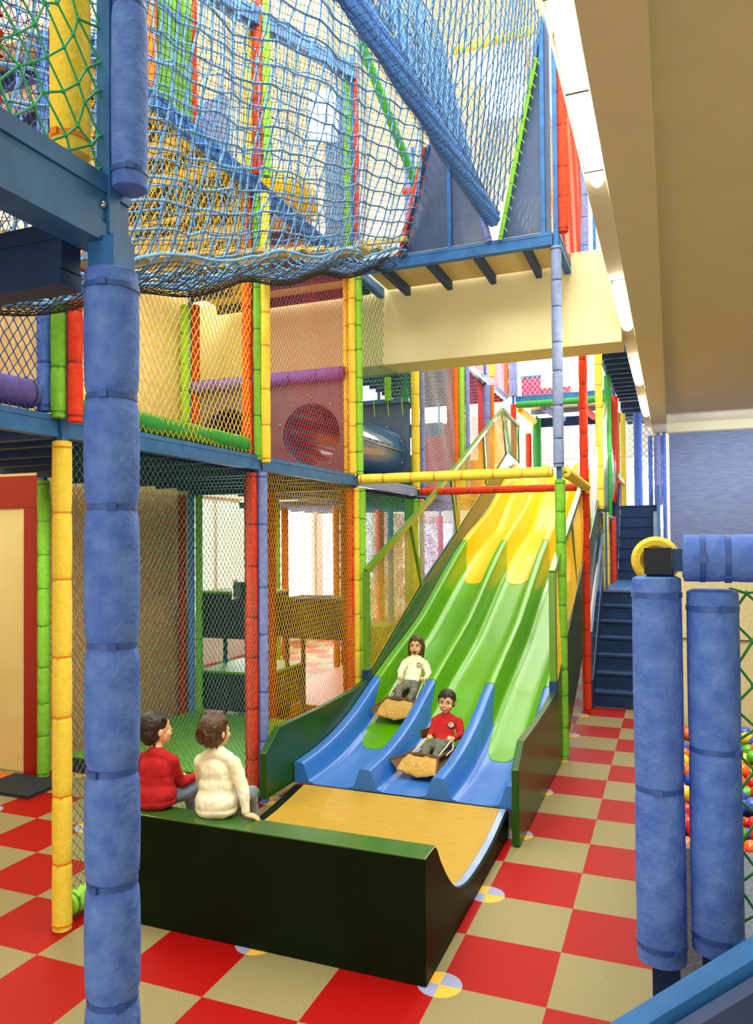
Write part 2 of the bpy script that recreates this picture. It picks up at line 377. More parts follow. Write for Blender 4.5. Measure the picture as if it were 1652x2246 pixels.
def netmesh(name, segs, knots, r, m, parent=None, kr=0, sides=3):
    P0 = np.array([s[0] for s in segs]); P1 = np.array([s[1] for s in segs]); V, Fc = strands(P0, P1, r, sides)
    if kr and len(knots):
        K = np.array(knots); off = np.array([(1, 0, 0), (-1, 0, 0), (0, 1, 0), (0, -1, 0), (0, 0, 1), (0, 0, -1)], float) * kr
        KV = (K[:, None, :] + off[None]).reshape(-1, 3); b = len(V) + np.arange(len(K))[:, None] * 6
        tri = [(0, 2, 4), (2, 1, 4), (1, 3, 4), (3, 0, 4), (2, 0, 5), (1, 2, 5), (3, 1, 5), (0, 3, 5)]
        q = [(0, 2, 4, 3), (1, 3, 5, 2), (0, 3, 1, 5), (1, 2, 0, 4)]
        # quads folded over the octahedron: two triangles each
        KF = np.concatenate([np.concatenate([b + t[0], b + t[1], b + t[2], b + t[2]], 1) for t in tri], 0)
        V = np.concatenate([V, KV]); tris = KF[:, :3]
        me = bpy.data.meshes.new(name); nq = len(Fc); nt_ = len(tris)
        me.vertices.add(len(V))
        loops = np.concatenate([Fc.ravel(), tris.ravel()])
        org = ORG[parent] if parent else Vector(((V[:, 0].min() + V[:, 0].max()) / 2, (V[:, 1].min() + V[:, 1].max()) / 2, V[:, 2].min()))
        me.vertices.foreach_set('co', (V - np.array(org)).astype(np.float32).ravel())
        me.loops.add(len(loops)); me.loops.foreach_set('vertex_index', loops.astype(np.int32))
        me.polygons.add(nq + nt_)
        ls = np.concatenate([np.arange(nq) * 4, nq * 4 + np.arange(nt_) * 3]); lt = np.concatenate([np.full(nq, 4), np.full(nt_, 3)])
        me.polygons.foreach_set('loop_start', ls.astype(np.int32)); me.polygons.foreach_set('loop_total', lt.astype(np.int32)); me.update(calc_edges=True)
    else:
        org = ORG[parent] if parent else Vector(((V[:, 0].min() + V[:, 0].max()) / 2, (V[:, 1].min() + V[:, 1].max()) / 2, V[:, 2].min()))
        me = npmesh(name, V - np.array(org), Fc, False)
    return link(name, me, m, parent, org)
def surf_segs(Sf, W, H, cw, ch, diamond=True, clip=None, jit=.0, seed=1):
    """lattice on a parametric surface Sf(u,v)->xyz, u in 0..W, v in 0..H"""
    rs = np.random.RandomState(seed); nodes = {}
    if diamond:
        nu = int(W / cw) + 2; nv = int(H / (ch / 2)) + 1
        for j in range(nv + 1):
            for i in range(-1, nu + 1):
                u = (i + .5 * (j % 2)) * cw; v = j * ch / 2; nodes[i, j] = (u + rs.normal() * jit * cw, v + rs.normal() * jit * ch)
        E_ = [((i, j), (i + di, j + 1)) for j in range(nv) for i in range(-1, nu + 1) for di in ((0, -1) if j % 2 == 0 else (0, 1))]
    else:
        nu = int(round(W / cw)); nv = int(round(H / ch))
        for j in range(nv + 1):
            for i in range(nu + 1):
                nodes[i, j] = (i * W / nu + rs.normal() * jit * cw, j * H / nv + rs.normal() * jit * ch)
        E_ = [((i, j), (i + 1, j)) for j in range(nv + 1) for i in range(nu)] + [((i, j), (i, j + 1)) for j in range(nv) for i in range(nu + 1)]
    segs = []; used = set()
    for a, b in E_:
        if a not in nodes or b not in nodes: continue
        A, B = nodes[a], nodes[b]; e = cw * .01
        def cl(P): return (min(max(P[0], 0), W), min(max(P[1], 0), H))
        if (A[0] < -e and B[0] < -e) or (A[0] > W + e and B[0] > W + e): continue
        A2, B2 = A, B
        for lim, sg in ((0, -1), (W, 1)):
            if (A2[0] - lim) * sg > 0 and (B2[0] - lim) * sg <= 0:
                t = (lim - A2[0]) / (B2[0] - A2[0]); A2 = (lim, A2[1] + (B2[1] - A2[1]) * t)
            elif (B2[0] - lim) * sg > 0 and (A2[0] - lim) * sg <= 0:
                t = (lim - A2[0]) / (B2[0] - A2[0]); B2 = (lim, A2[1] + (B2[1] - A2[1]) * t)
            elif (A2[0] - lim) * sg > 0: A2 = None; break
        if A2 is None: continue
        A2, B2 = cl(A2), cl(B2)
        if clip and not (clip(*A2) and clip(*B2)): continue
        if abs(A2[0] - B2[0]) + abs(A2[1] - B2[1]) < 1e-4: continue
        segs.append((Sf(*A2), Sf(*B2))); used.add(a)
    kn = [Sf(*nodes[k]) for k in used if 0 <= nodes[k][0] <= W and 0 <= nodes[k][1] <= H]
    return segs, kn
def net(label, p0, uvec, vvec, W, H, m, cw=.05, ch=.07, r=.0028, clip=None, jit=.03, seed=1, kr=0, bow=.02, sides=3, group=None, edge=True, name='safety_net', zfn=None):
    p0 = np.array(p0, float); U = np.array(uvec, float); Vv = np.array(vvec, float); nrm = np.cross(U, Vv)
    rs = np.random.RandomState(seed); ph = rs.rand(4) * 6
    def Sf(u, v):
        w = bow * (math.sin(u * 2.1 + ph[0]) * .5 + math.sin(v * 2.7 + ph[1]) * .5 + .3 * math.sin(u * 7 + v * 5 + ph[2]))
        return tuple(p0 + U * u + Vv * v + nrm * w)
    segs, kn = surf_segs(Sf, W, H, cw, ch, True, clip, jit, seed)
    o = netmesh(name, segs, kn, r, M['net_' + m], None, kr, sides)
    tag(o, label, 'net', group); return o
YU = (0, 1, 0); XU = (1, 0, 0); ZU = (0, 0, 1)

# ------------------------------------------------------------------ the setting
struct('floor', MB().box(-8.0, 4.0, -7.0, 17.0, -.1, 0), M['floor'], smooth=0)
bpy.data.objects['floor'].location.x = 0; bpy.data.objects['floor'].location.y = 0
_m = bpy.data.objects['floor'].data
_m.transform(Matrix.Translation((-2.0, 5.0, 0)))
struct('ceiling', MB().box(-8.0, 4.0, -7.0, 17.0, 8.3, 8.45), M['white'], smooth=0)
# dropped ceiling on the right: low soffit band, recessed field, lamp strip
b = MB().box(.24, .50, -7, 12.6, 4.15, 5.4); struct('trim_1', b, M['bulk'], smooth=0, bevel=.012)
b = MB().box(.50, 3.6, -7, 12.45, 4.32, 5.4); struct('trim_2', b, M['bulk'], smooth=0)
b = MB().box(.50, 3.6, 12.35, 12.6, 4.15, 5.4); struct('trim_3', b, M['bulk'], smooth=0)
b = MB().box(.095, .24, -7, 12.6, 4.30, 5.4); struct('trim_4', b, M['white'], smooth=0)
# concrete beam across the hall
b = MB().box(-6.9, .095, 4.98, 5.48, 4.2, 5.22); struct('trim_5', b, M['cream'], smooth=0, bevel=.01)
# walls
struct('wall_front', MB().box(-8, 4, -7.1, -6.95, 0, 8.3), M['cream'], smooth=0)
b = MB(); b.box(-8, -5.03, 1.92, 2.1, 5.1, 8.3); b.box(-5.03, -4.84, 1.92, 4.25, 5.1, 8.3); b.box(-6.9, -5.03, 4.1, 4.25, 5.1, 8.3); struct('wall_upper', b, M['white'], smooth=0)
b = MB(); b.box(-8, -5.03, 1.92, 2.1, 2.46, 5.1); b.box(-5.03, -4.84, 1.92, 4.25, 0, 5.1); b.box(-8, -5.95, 1.92, 2.1, 0, 2.46)
b.box(-6.9, -5.03, 4.1, 4.25, 0, 5.1)
struct('wall_block', b, M['cream2'], smooth=0)
struct('wall_side', MB().box(-8, -7.85, -7, 2.1, 0, 8.3), M['cream2'], smooth=0)
def wall_openings(name, axis, c, t, lo, hi, z1, ops, m):
    """wall normal to axis at c, thickness t, from lo..hi, with rectangular openings (a0,a1,z0,z1)"""
    mb = MB(); A = sorted({lo, hi, *[o[0] for o in ops], *[o[1] for o in ops]}); Z = sorted({0, z1, *[o[2] for o in ops], *[o[3] for o in ops]})
    for i in range(len(A) - 1):
        for j in range(len(Z) - 1):
            am, zm = (A[i] + A[i + 1]) / 2, (Z[j] + Z[j + 1]) / 2
            if any(o[0] < am < o[1] and o[2] < zm < o[3] for o in ops): continue
            if axis == 'x': mb.box(c, c + t, A[i], A[i + 1], Z[j], Z[j + 1])
            else: mb.box(A[i], A[i + 1], c, c + t, Z[j], Z[j + 1])
    return struct(name, mb, m, smooth=0)
wl = [(5.0, 6.7, .8, 2.9), (7.0, 9.2, .8, 2.9), (9.5, 12.2, .8, 2.9), (12.5, 16.0, .8, 2.9), (6.5, 10.0, 3.5, 4.5), (10.4, 16.0, 3.4, 4.6), (8.0, 16.0, 5.4, 7.6)]
wall_openings('wall_left', 'x', -7.05, .15, 4.1, 16.5, 8.3, wl, M['white'])
wb = [(-6.4, -3.2, 2.9, 4.15), (-3.0, .45, 2.3, 4.15), (-6.4, -3.3, 5.35, 7.6), (-3.1, .6, 5.35, 7.6), (-6.4, -3.4, .8, 2.6)]
wall_openings('wall_back', 'y', 16.5, .15, -7.05, 4.0, 8.3, wb, M['white'])
struct('wall_right', MB().box(3.5, 3.65, -7, 12.5, 0, 8.3), M['cream'], smooth=0)
struct('wall_end', MB().box(.53, 3.6, 12.62, 12.75, 0, 8.3), M['slate'], smooth=0)
def window(n, axis, c, a0, a1, z0, z1, nm, blind=False):
    f = MB(); w = .05
    def bx(mb, p0, p1, q0, q1, d0=-.03, d1=.03):
        if axis == 'x': mb.box(c + d0, c + d1, p0, p1, q0, q1)
        else: mb.box(p0, p1, c + d0, c + d1, q0, q1)
    bx(f, a0, a1, z0, z0 + w); bx(f, a0, a1, z1 - w, z1); bx(f, a0, a0 + w, z0 + w, z1 - w); bx(f, a1 - w, a1, z0 + w, z1 - w)
    for k in range(1, nm): x = a0 + (a1 - a0) * k / nm; bx(f, x - w / 2, x + w / 2, z0 + w, z1 - w)
    o = struct('window_%d' % n, f, M['white'], smooth=0)
    g = MB(); bx(g, a0 + .02, a1 - .02, z0 + .02, z1 - .02, -.004, .004); g.build('pane', M['frost' if blind else 'glass'], o, 0)
for i, q in enumerate(wl): window(i + 1, 'x', -6.97, q[0], q[1], q[2], q[3], max(1, round((q[1] - q[0]) / 1.3)), i < 2)
for i, q in enumerate(wb): window(i + 8, 'y', 16.57, q[0], q[1], q[2], q[3], 2)

# door with frame, in the wall beyond the play frame
d = struct('door_1', MB().box(-5.92, -5.0, 1.86, 1.9, .005, 2.44), M['door'], smooth=0)
f = MB(); f.box(-5.0, -4.80, 1.84, 1.91, 0, 2.44); f.box(-6.1, -4.80, 1.84, 1.91, 2.44, 2.74); f.box(-6.1, -5.92, 1.84, 1.91, 0, 2.44); f.build('door_frame', M['doorframe'], d, 0, bevel=.006)
MB().tube([(-5.84, 1.85, 1.05), (-5.84, 1.80, 1.05), (-5.72, 1.80, 1.05)], .012, 8).build('door_handle', M['chrome'], d)
tag(MB().box(-6.1, -4.75, 1.35, 1.78, .002, .006).build('door_mat', M['omat'], None, 0), 'thin orange red mat on the floor in front of the cream door', 'mat')

# lamps on the strip
for i, (y0, y1) in enumerate([(-.25, 1.17), (3.2, 4.6), (6.2, 7.6), (9.1, 10.5), (-1.75, -.33)]):
    lab = ['fluorescent lamp on the ceiling strip above the rope nets, nearest long glowing one', 'glowing fluorescent lamp on the ceiling strip just past the end of the cream beam', 'fluorescent lamp on the ceiling strip beside the far deck underside, third along', 'smallest farthest glowing fluorescent lamp at the end of the ceiling strip', 'fluorescent lamp on the ceiling strip above the viewpoint'][i]
    t = thing('fluorescent_lamp', lab, 'lamp', (.17, (y0 + y1) / 2, 4.16), 'lamps along the ceiling strip')
    MB().box(.12, .235, y0 + .02, y1 - .02, 4.262, 4.295).build('lamp_housing', M['lampbody'], t, 0, bevel=.004)
    mb = MB(); L_ = 14; pts = [(.178, y0 + (y1 - y0) * k / L_, 4.235) for k in range(L_ + 1)]; mb.tube(pts, [.03] + [.052] * (L_ - 1) + [.03], 14)
    mb.build('diffuser', M['lampglow'], t, 60)
    for yy in (y0 + .3, y1 - .3): MB().box(.13, .236, yy, yy + .02, 4.172, 4.18).build('clip', M['chrome'], t, 0)
# bright lamps on the upper levels seen through the nets
for (x, y, z, sx, sz, lab) in [(-3.35, 4.93, 7.35, .34, .62, 'bright white wall lamp glaring behind the left part of the rope nets'), (-1.42, 6.6, 8.02, .5, .5, 'bright white lamp glaring through the V shaped net'), (-2.72, 6.7, 6.62, .22, .42, 'small bright lamp glaring beside the far end of the rope bridge')]:
    t = thing('wall_lamp', lab, 'lamp', (x, y, z))
    MB().box(x - sx / 2 - .03, x + sx / 2 + .03, y + .03, y + .08, z - sz / 2 - .03, z + sz / 2 + .03).build('lamp_housing', M['lampbody'], t, 0, bevel=.01)
    MB().ell((x, y + .02, z), (sx / 2, .05, sz / 2), 20, 12).build('diffuser', M['lampglow2'], t, 60)

# ------------------------------------------------------------------ play frame: posts
YS = [-2.4, -.25, 1.97, 4.07, 6.2, 8.3, 10.4, 12.5, 14.6]
ax = (.926, .377)
def off(a, b=0): return (ax[0] * a - ax[1] * b, ax[1] * a + ax[0] * b)
P = {}
P['a0'] = post(-2.57, -.25, 'play frame post with a single yellow pad at floor level beside the blue foreground pad', [
    (.0, .0, .0, 2.68, 'yellow', .054, .36), (*off(-.085, -.03), 2.84, 4.95, 'blue', .042, .3), (*off(-.0, -.05), 2.80, 4.95, 'green', .042, .3), (*off(.085, -.03), 2.78, 4.95, 'red', .042, .3)], z1=5.1)
P['a1'] = post(-2.6, 1.97, 'play frame post with red and lilac pads between the green and the yellow net', [
    (*off(-.045, -.03), .0, 2.68, 'red', .046, .37), (*off(.045, -.02), .0, 2.68, 'lilac', .040, .44), (*off(-.085, .05), .0, 2.66, 'dred', .035, .4),
    (*off(-.075, -.02), 2.80, 4.98, 'red', .046, .32), (*off(.01, -.03), 2.78, 4.98, 'green', .036, .34), (*off(.075, -.03), 2.76, 4.98, 'yellow', .040, .32), (*off(-.1, .06), 2.86, 4.98, 'dred', .03, .4),
    (*off(-.06, 0), 5.14, 7.3, 'yellow', .04), (*off(.02, -.03), 5.14, 7.3, 'red', .04), (*off(.09, 0), 5.14, 7.3, 'green', .035)])
P['a2'] = post(-2.6, 4.07, 'play frame post with red, yellow and green pads left of the slide', [
    (*off(-.055, -.03), .3, 2.68, 'red', .046, .33), (*off(.015, -.05), .3, 2.68, 'yellow', .035, .33), (*off(.075, -.02), .3, 2.68, 'lime', .040, .33), (*off(-.11, .06), .0, 2.68, 'dred', .034, .4),
    (*off(-.02, -.05), 2.80, 4.98, 'yellow', .042, .26), (*off(.055, -.03), 2.82, 4.96, 'lime', .040, .28), (*off(-.085, 0), 2.84, 4.96, 'yellow', .03, .26),
    (*off(-.05, 0), 5.14, 7.3, 'green', .045), (*off(.04, 0), 5.14, 7.3, 'red', .035)])
P['a3'] = post(-2.6, 6.2, 'play frame post with a plain yellow pad beside the blue tube panel', [
    (*off(-.09), .0, 2.66, 'green', .05), (0, -.04, .0, 2.66, 'lime', .045), (*off(.075, .0), .0, 2.66, 'yellow', .035), (*off(.0, -.04), 2.78, 4.95, 'yellow', .055, .42), (*off(.095, 0), 2.80, 4.95, 'lilac', .035, .5),
    (*off(-.06), 5.14, 7.3, 'lilac', .06), (*off(.08), 5.14, 7.2, 'green', .035)], near=True)
P['b2'] = post(-.45, 4.07, 'tall slim post right of the slide, lime pad below, grey blue pad above', [
    (.01, -.02, .0, 2.69, 'green', .052, .29), (0, -.02, 2.81, 4.97, 'grey', .052, .32), (.06, .05, 5.12, 7.15, 'red', .056, .34)], z1=7.3)
P['b3'] = post(-.43, 6.2, 'tall post with red pads behind the lime and grey blue one', [
    (0, -.01, .0, 2.68, 'red', .052, .34), (0, -.01, 2.80, 4.9, 'red', .052, .32), (.04, .0, 5.12, 7.3, 'lilac', .05)])
P['b4'] = post(-.45, 8.3, 'post with a yellow pad that ends above the blue stair side', [(.03, 0, 2.55, 5.0, 'yellow', .056, .32), (.1, .05, 1.4, 2.5, 'yellow', .045, .3)], near=True)
P['b5'] = post(-.45, 10.4, 'post with a mid green pad beside the stair', [(0, 0, 2.5, 4.95, 'dgreen', .06, .35), (.06, .05, 1.3, 2.5, 'red', .05)], near=False)
P['b6'] = post(-.47, 12.5, 'post with a red pad behind the mid green one by the stair', [(0, 0, 2.8, 4.95, 'red', .07), (0, .0, 5.1, 7.3, 'yellow', .06)], near=False)
P['b7'] = post(-.45, 14.6, 'far post with slim yellow and green pads left of the bright stair window', [(.02, 0, 2.3, 4.95, 'yellow', .06), (-.09, 0, 2.8, 4.95, 'green', .04)], near=False)
P['b8'] = post(-.12, 14.6, 'far blue padded post at the left edge of the bright stair window', [(0, 0, 2.3, 5.0, 'blue', .09, .6)], near=False, z1=5.1)
P['c6'] = post(.33, 12.3, 'lilac padded post at the left of the brushed blue wall', [(0, 0, 2.75, 4.1, 'lilac', .075, .45), (-.14, .05, 2.5, 4.1, 'blue', .04)], near=False, z1=4.14)
P['c7'] = post(.44, 12.25, 'slim blue padded post against the edge of the brushed blue wall', [(0, 0, 0.3, 4.1, 'blue', .035, .6)], near=False, z1=4.14)
# rear row of the left play frame
P['d1'] = post(-4.72, 1.80, 'rear post with green pads beside the dark red door frame', [(.02, -.02, .02, 2.68, 'green', .055, .33), (0, 0, 2.85, 4.9, 'green', .05)], z1=5.1)
P['d2'] = post(-4.66, 4.02, 'rear corner post with dark red, blue and green pads beside the black shelves', [
    (*off(-.1, -.02), .0, 2.66, 'dred', .05), (*off(0, .0), .0, 2.66, 'blue', .04), (*off(.085, .03), .0, 2.66, 'green', .042), (*off(-.06), 2.8, 4.9, 'green', .06), (*off(.06), 2.8, 4.9, 'dred', .05)], z1=5.1)
P['d3'] = post(-4.7, 6.2, 'rear post with orange and green pads seen through the yellow net', [(0, 0, .0, 2.66, 'green', .05), (.1, .05, .0, 2.6, 'red', .05), (0, 0, 5.1, 7.3, 'red', .05), (.1, 0, 5.1, 7.3, 'orange', .04)], near=False)
P['d4'] = post(-4.7, 8.3, 'rear post with brownish red and orange pads by the blind covered windows', [(0, 0, .0, 2.7, 'orange', .06), (.12, .04, .0, 2.7, 'dred', .06), (.24, .06, .0, 2.7, 'lilac', .05), (0, 0, 2.8, 4.95, 'dgreen', .06), (.12, 0, 2.8, 4.95, 'red', .05), (0, 0, 5.1, 7.3, 'green', .07)], near=False)
P['d5'] = post(-4.7, 10.4, 'rear post with red and blue pads in front of the large bright windows', [(0, 0, .0, 2.7, 'red', .08), (.2, .05, .0, 2.7, 'blue', .06), (0, 0, 2.8, 4.3, 'green', .07), (.12, 0, 2.8, 4.3, 'orange', .05), (0, 0, 5.1, 7.3, 'yellow', .06)], near=False)
P['d7'] = post(-4.7, 14.6, 'farthest rear post with a thin red pad before the bright windows', [(0, 0, .0, 2.7, 'red', .07), (0, 0, 2.8, 4.95, 'purple', .07)], near=False)
P['m2'] = post(-3.66, 4.07, 'middle post with dark red pads in front of the orange floor mat', [(*off(.03, -.03), .0, 2.68, 'dred', .058, .4), (*off(-.09, .02), .0, 2.68, 'green', .038)], z1=2.7)
P['a4'] = post(-2.6, 8.3, 'far post with dark red, orange and pale green pads above the slide rail', [(-.09, 0, 2.8, 4.95, 'dred', .06), (0, 0, 2.8, 4.95, 'orange', .06), (.1, 0, 2.8, 4.95, 'lime', .05), (.19, 0, 2.8, 4.95, 'lilac', .035), (0, 0, 0, 2.7, 'dgreen', .05)], near=False)
P['a5'] = post(-2.6, 10.4, 'far post with magenta red and pale lilac pads above the slide rail', [(-.08, 0, 2.8, 4.95, 'red', .06), (.03, 0, 2.8, 4.95, 'lilac', .075), (.13, 0, 2.8, 4.95, 'orange', .035), (.13, 0, 5.1, 7.3, 'yellow', .05)], near=False)
P['a6'] = post(-2.5, 12.6, 'far post with lilac pad above the green deck edge, left of the pink block', [(0, 0, 5.12, 7.3, 'lilac', .09), (-.14, 0, 5.12, 7.3, 'orange', .05), (0, 0, 3.6, 4.95, 'red', .06)], near=False)
P['a7'] = post(-2.35, 14.7, 'green padded post standing behind the top of the slide', [(0, 0, 3.5, 4.95, 'dgreen', .1, .5), (-.2, 0, 3.5, 4.6, 'red', .07)], near=False, z1=5.0)
P['e4'] = post(-3.45, 8.3, 'slim teal grey padded post standing behind the net above the tube panel', [(0, 0, 2.8, 4.6, 'dgreen', .05)], near=False, z0=0, z1=4.95)

# beams ------------------------------------------------------------
B = beam
B((-2.6, -2.36, 2.76), (-2.6, -.28, 2.76), 'grey blue deck beam at the left picture edge under the blue net')
B((-2.6, -.22, 2.76), (-2.6, 1.94, 2.76), 'grey blue deck beam above the green net')
B((-2.6, 2.0, 2.76), (-2.6, 4.04, 2.76), 'grey blue deck beam above the lower yellow net')
B((-2.6, 4.10, 2.76), (-2.6, 6.17, 2.76), 'pale blue deck beam running back beneath the blue tube panel', m='steel_l')
B((-2.63, -.25, 2.76), (-4.8, -.25, 2.76), 'blue beam across the underside at the left', m='steel_d')
B((-2.63, 1.97, 2.72), (-4.7, 1.97, 2.72), 'navy beam across the dark deck underside behind the green net', m='steel_d')
B((-2.63, 4.07, 2.72), (-4.68, 4.07, 2.72), 'navy beam above the black shelves', m='steel_d')
B((-2.63, 6.2, 2.76), (-4.68, 6.2, 2.76), 'navy beam far behind the lower yellow net', m='steel_d')
B((-2.6, -.22, 5.05), (-2.6, 1.94, 5.05), 'blue edge beam of the upper deck behind the rope bridge, nearer length')
B((-2.6, 2.0, 5.05), (-2.6, 4.04, 5.05), 'blue edge beam of the upper deck behind the rope bridge, farther length')
B((-2.57, 4.07, 5.05), (-.48, 4.07, 5.05), 'long blue beam under the navy triangular panels', h=.13, w=.07)
B((-2.63, 4.07, 5.02), (-4.68, 4.07, 5.02), 'navy beam above the cream wall behind the red net', m='steel_d')
B((-2.63, 1.97, 5.02), (-4.68, 1.97, 5.02), 'navy beam across the upper deck underside above the upper yellow net', m='steel_d')
B((-.45, 4.12, 5.05), (-.45, 6.15, 5.05), 'blue beam under the upper red net on the right')
B((-2.6, 4.12, 5.05), (-2.6, 4.95, 5.05), 'short blue beam meeting the cream concrete beam')
B((-.45, 8.35, 5.05), (-.45, 12.45, 5.05), 'blue edge beam of the far right deck')
B((-2.45, 12.6, 5.05), (-.5, 12.6, 5.05), 'far blue deck beam above the green padded rail')
B((-2.35, 14.8, 4.85), (-.5, 14.8, 4.85), 'navy beam at the back under the far deck', m='steel_d', h=.22)
B((-2.6, 6.25, 5.05), (-2.6, 12.5, 5.05), 'white blue edge beam of the far left deck', m='steel_l')
B((-2.6, 6.25, 2.76), (-2.6, 8.25, 2.76), 'far blue beam behind the slide rail posts')

def rail(p0, p1, col, label, r=.05, seg=.4, near=True):
    p0, p1 = Vector(p0), Vector(p1)
    t = thing('padded_rail', label, 'rail', p0); MB().bar(p0, p1, .03, .03).build('rail_core', M['steel'], t, 0)
    pad(t, p0, p1, col, r, seg, ties=near); return t
rail((-2.54, 4.05, 2.77), (-.51, 4.07, 2.77), 'yellow', 'long yellow padded rail crossing above the slide', .054, .3)
rail((-2.53, 6.17, 2.75), (-.50, 6.2, 2.75), 'red', 'long red padded rail crossing behind the yellow one', .048, .34)
rail((-.40, 4.13, 2.77), (-.40, 6.1, 2.74), 'yellow', 'short yellow padded rail running back from the lime post', .056, .5)
rail((-2.6, -.18, .09), (-2.6, 1.88, .09), 'lime', 'lime padded roll along the foot of the green net', .062, .4)
rail((-2.42, 12.52, 4.92), (-.52, 12.52, 4.92), 'dgreen', 'green padded rail under the far deck edge', .07, .5, False)
rail((-1.9, 12.8, 4.88), (-1.75, 14.6, 4.88), 'lilac', 'pale blue padded joist under the far deck', .08, .5, False)
rail((-1.15, 12.8, 4.88), (-1.05, 14.6, 4.88), 'red', 'red padded joist under the far deck', .07, .5, False)
rail((-2.4, 12.8, 4.86), (-2.4, 14.6, 4.86), 'yellow', 'yellow padded joist under the far deck', .07, .5, False)
rail((-.42, 8.4, 2.47), (-.42, 10.3, 2.45), 'lilac', 'short blue padded rail beside the foot of the yellow post', .05, .5, False)
rail((-2.66, -.1, 2.9), (-2.66, 1.85, 2.9), 'dgreen', 'olive green padded roll along the floor behind the upper yellow net', .075, .3)
rail((-2.68, -2.3, 2.93), (-2.68, -.36, 2.93), 'purple', 'purple padded roll at the foot of the blue net', .08, .3)
rail((-4.62, 4.0, 3.92), (-2.68, 4.0, 3.92), 'purple', 'purple padded roll on top of the taupe tube panel', .075, .3)
t = rail((-1.75, 5.2, 7.915), (-.55, 5.2, 7.915), 'yellow', 'yellow padded bar seen through the V shaped net', .055, .25)
for x in (-1.6, -.7): MB().tube([(x, 5.2, 7.95), (x, 5.2, 8.3)], .012, 8).build('hanger_rod', M['steel'], t)
rail((-2.5, 6.1, 6.75), (-2.55, 4.2, 7.62), 'dgreen', 'green padded bar slanting behind the rope bridge', .055, .4)
rail((-2.62, 5.8, 6.62), (-2.3, 5.9, 6.66), 'red', 'short red padded bar behind the far end of the rope bridge', .045, .3)

# decks ------------------------------------------------------------
def deck(x0, x1, y0, y1, z, label, nj=5, dirx=True, board='board', jm='steel_d', jh=.1):
    t = thing('deck_platform', label, 'deck', ((x0 + x1) / 2, (y0 + y1) / 2, z - jh))
    MB().box(x0, x1, y0, y1, z, z + .025).build('deck_board', M[board], t, 0)
    for k in range(nj):
        s = (k + .5) / nj
        if dirx: y = y0 + (y1 - y0) * s; MB().box(x0, x1, y - .03, y + .03, z - jh, z - .001).build('joist', M[jm], t, 0)
        else: x = x0 + (x1 - x0) * s; MB().box(x - .03, x + .03, y0, y1, z - jh, z - .001).build('joist', M[jm], t, 0)
    return t
deck(-4.68, -2.66, -.2, 1.92, 2.80, 'dark underside deck above the green net bay', 5, board='navy')
deck(-4.68, -2.66, 2.02, 4.0, 2.80, 'dark underside deck above the lower yellow net bay', 5, board='navy')
deck(-4.68, -2.66, 4.1, 6.15, 2.80, 'dark underside deck behind the lower yellow net bay', 5, board='navy')
deck(-4.68, -2.64, -.2, 1.92, 5.06, 'upper deck with tan boards and dark joists above the upper yellow net', 5)
deck(-4.68, -2.64, 2.02, 4.93, 5.06, 'upper deck with tan boards and dark joists above the upper red net', 5)
deck(-2.52, -.5, 4.12, 4.95, 5.08, 'narrow deck behind the navy triangular panels', 4, dirx=False)
deck(-4.68, -2.64, 6.25, 8.25, 5.06, 'far left deck with tan boards above the blue tube panel', 7)
deck(-4.68, -2.64, 8.35, 12.4, 5.06, 'farthest left deck with tan boards behind the orange post', 12)
deck(-6.8, -2.64, 8.35, 12.4, 2.82, 'low far deck behind the slide rail', 6)
deck(-2.4, -.5, 12.7, 14.7, 5.06, 'cream far deck with padded joists above the slide top', 2, jm='steel_l')
deck(-.42, .05, 8.4, 13.2, 5.06, 'far right deck with tan boards over the stair', 12, jh=.14)
deck(-.42, .6, 13.3, 16.3, 5.0, 'farthest right deck beyond the lamps', 5, jh=.14)
t = thing('slide_platform', 'platform at the top of the slide', 'platform', (-1.4, 13.4, 3.3))
MB().box(-2.5, -.4, 12.32, 14.9, 3.3, 3.4).build('platform_board', M['gold'], t, 0); 
for x in (-2.4, -.5):
    for y in (12.2, 14.8): MB().box(x - .04, x + .04, y - .04, y + .04, 0, 3.3).build('leg', M['steel_d'], t, 0)
# webbing floor of the near left bay
segs = []
for k in range(17): x = -4.65 + k * .12; segs.append(((x, -2.35, 2.80), (x, -.3, 2.80)))
for k in range(17): y = -2.35 + k * .128; segs.append(((-4.65, y, 2.80), (-2.66, y, 2.80)))
mb = MB()
for a, c in segs: mb.bar(a, c, .055, .006)
tag(mb.build('webbing_floor', M['mat'], None, 0), 'dark woven webbing floor at the left picture edge, seen from below', 'floor')
B((-2.7, -.8, 2.82), (-4.6, -.8, 2.82), 'red beam glimpsed through the webbing floor', m='doorframe')

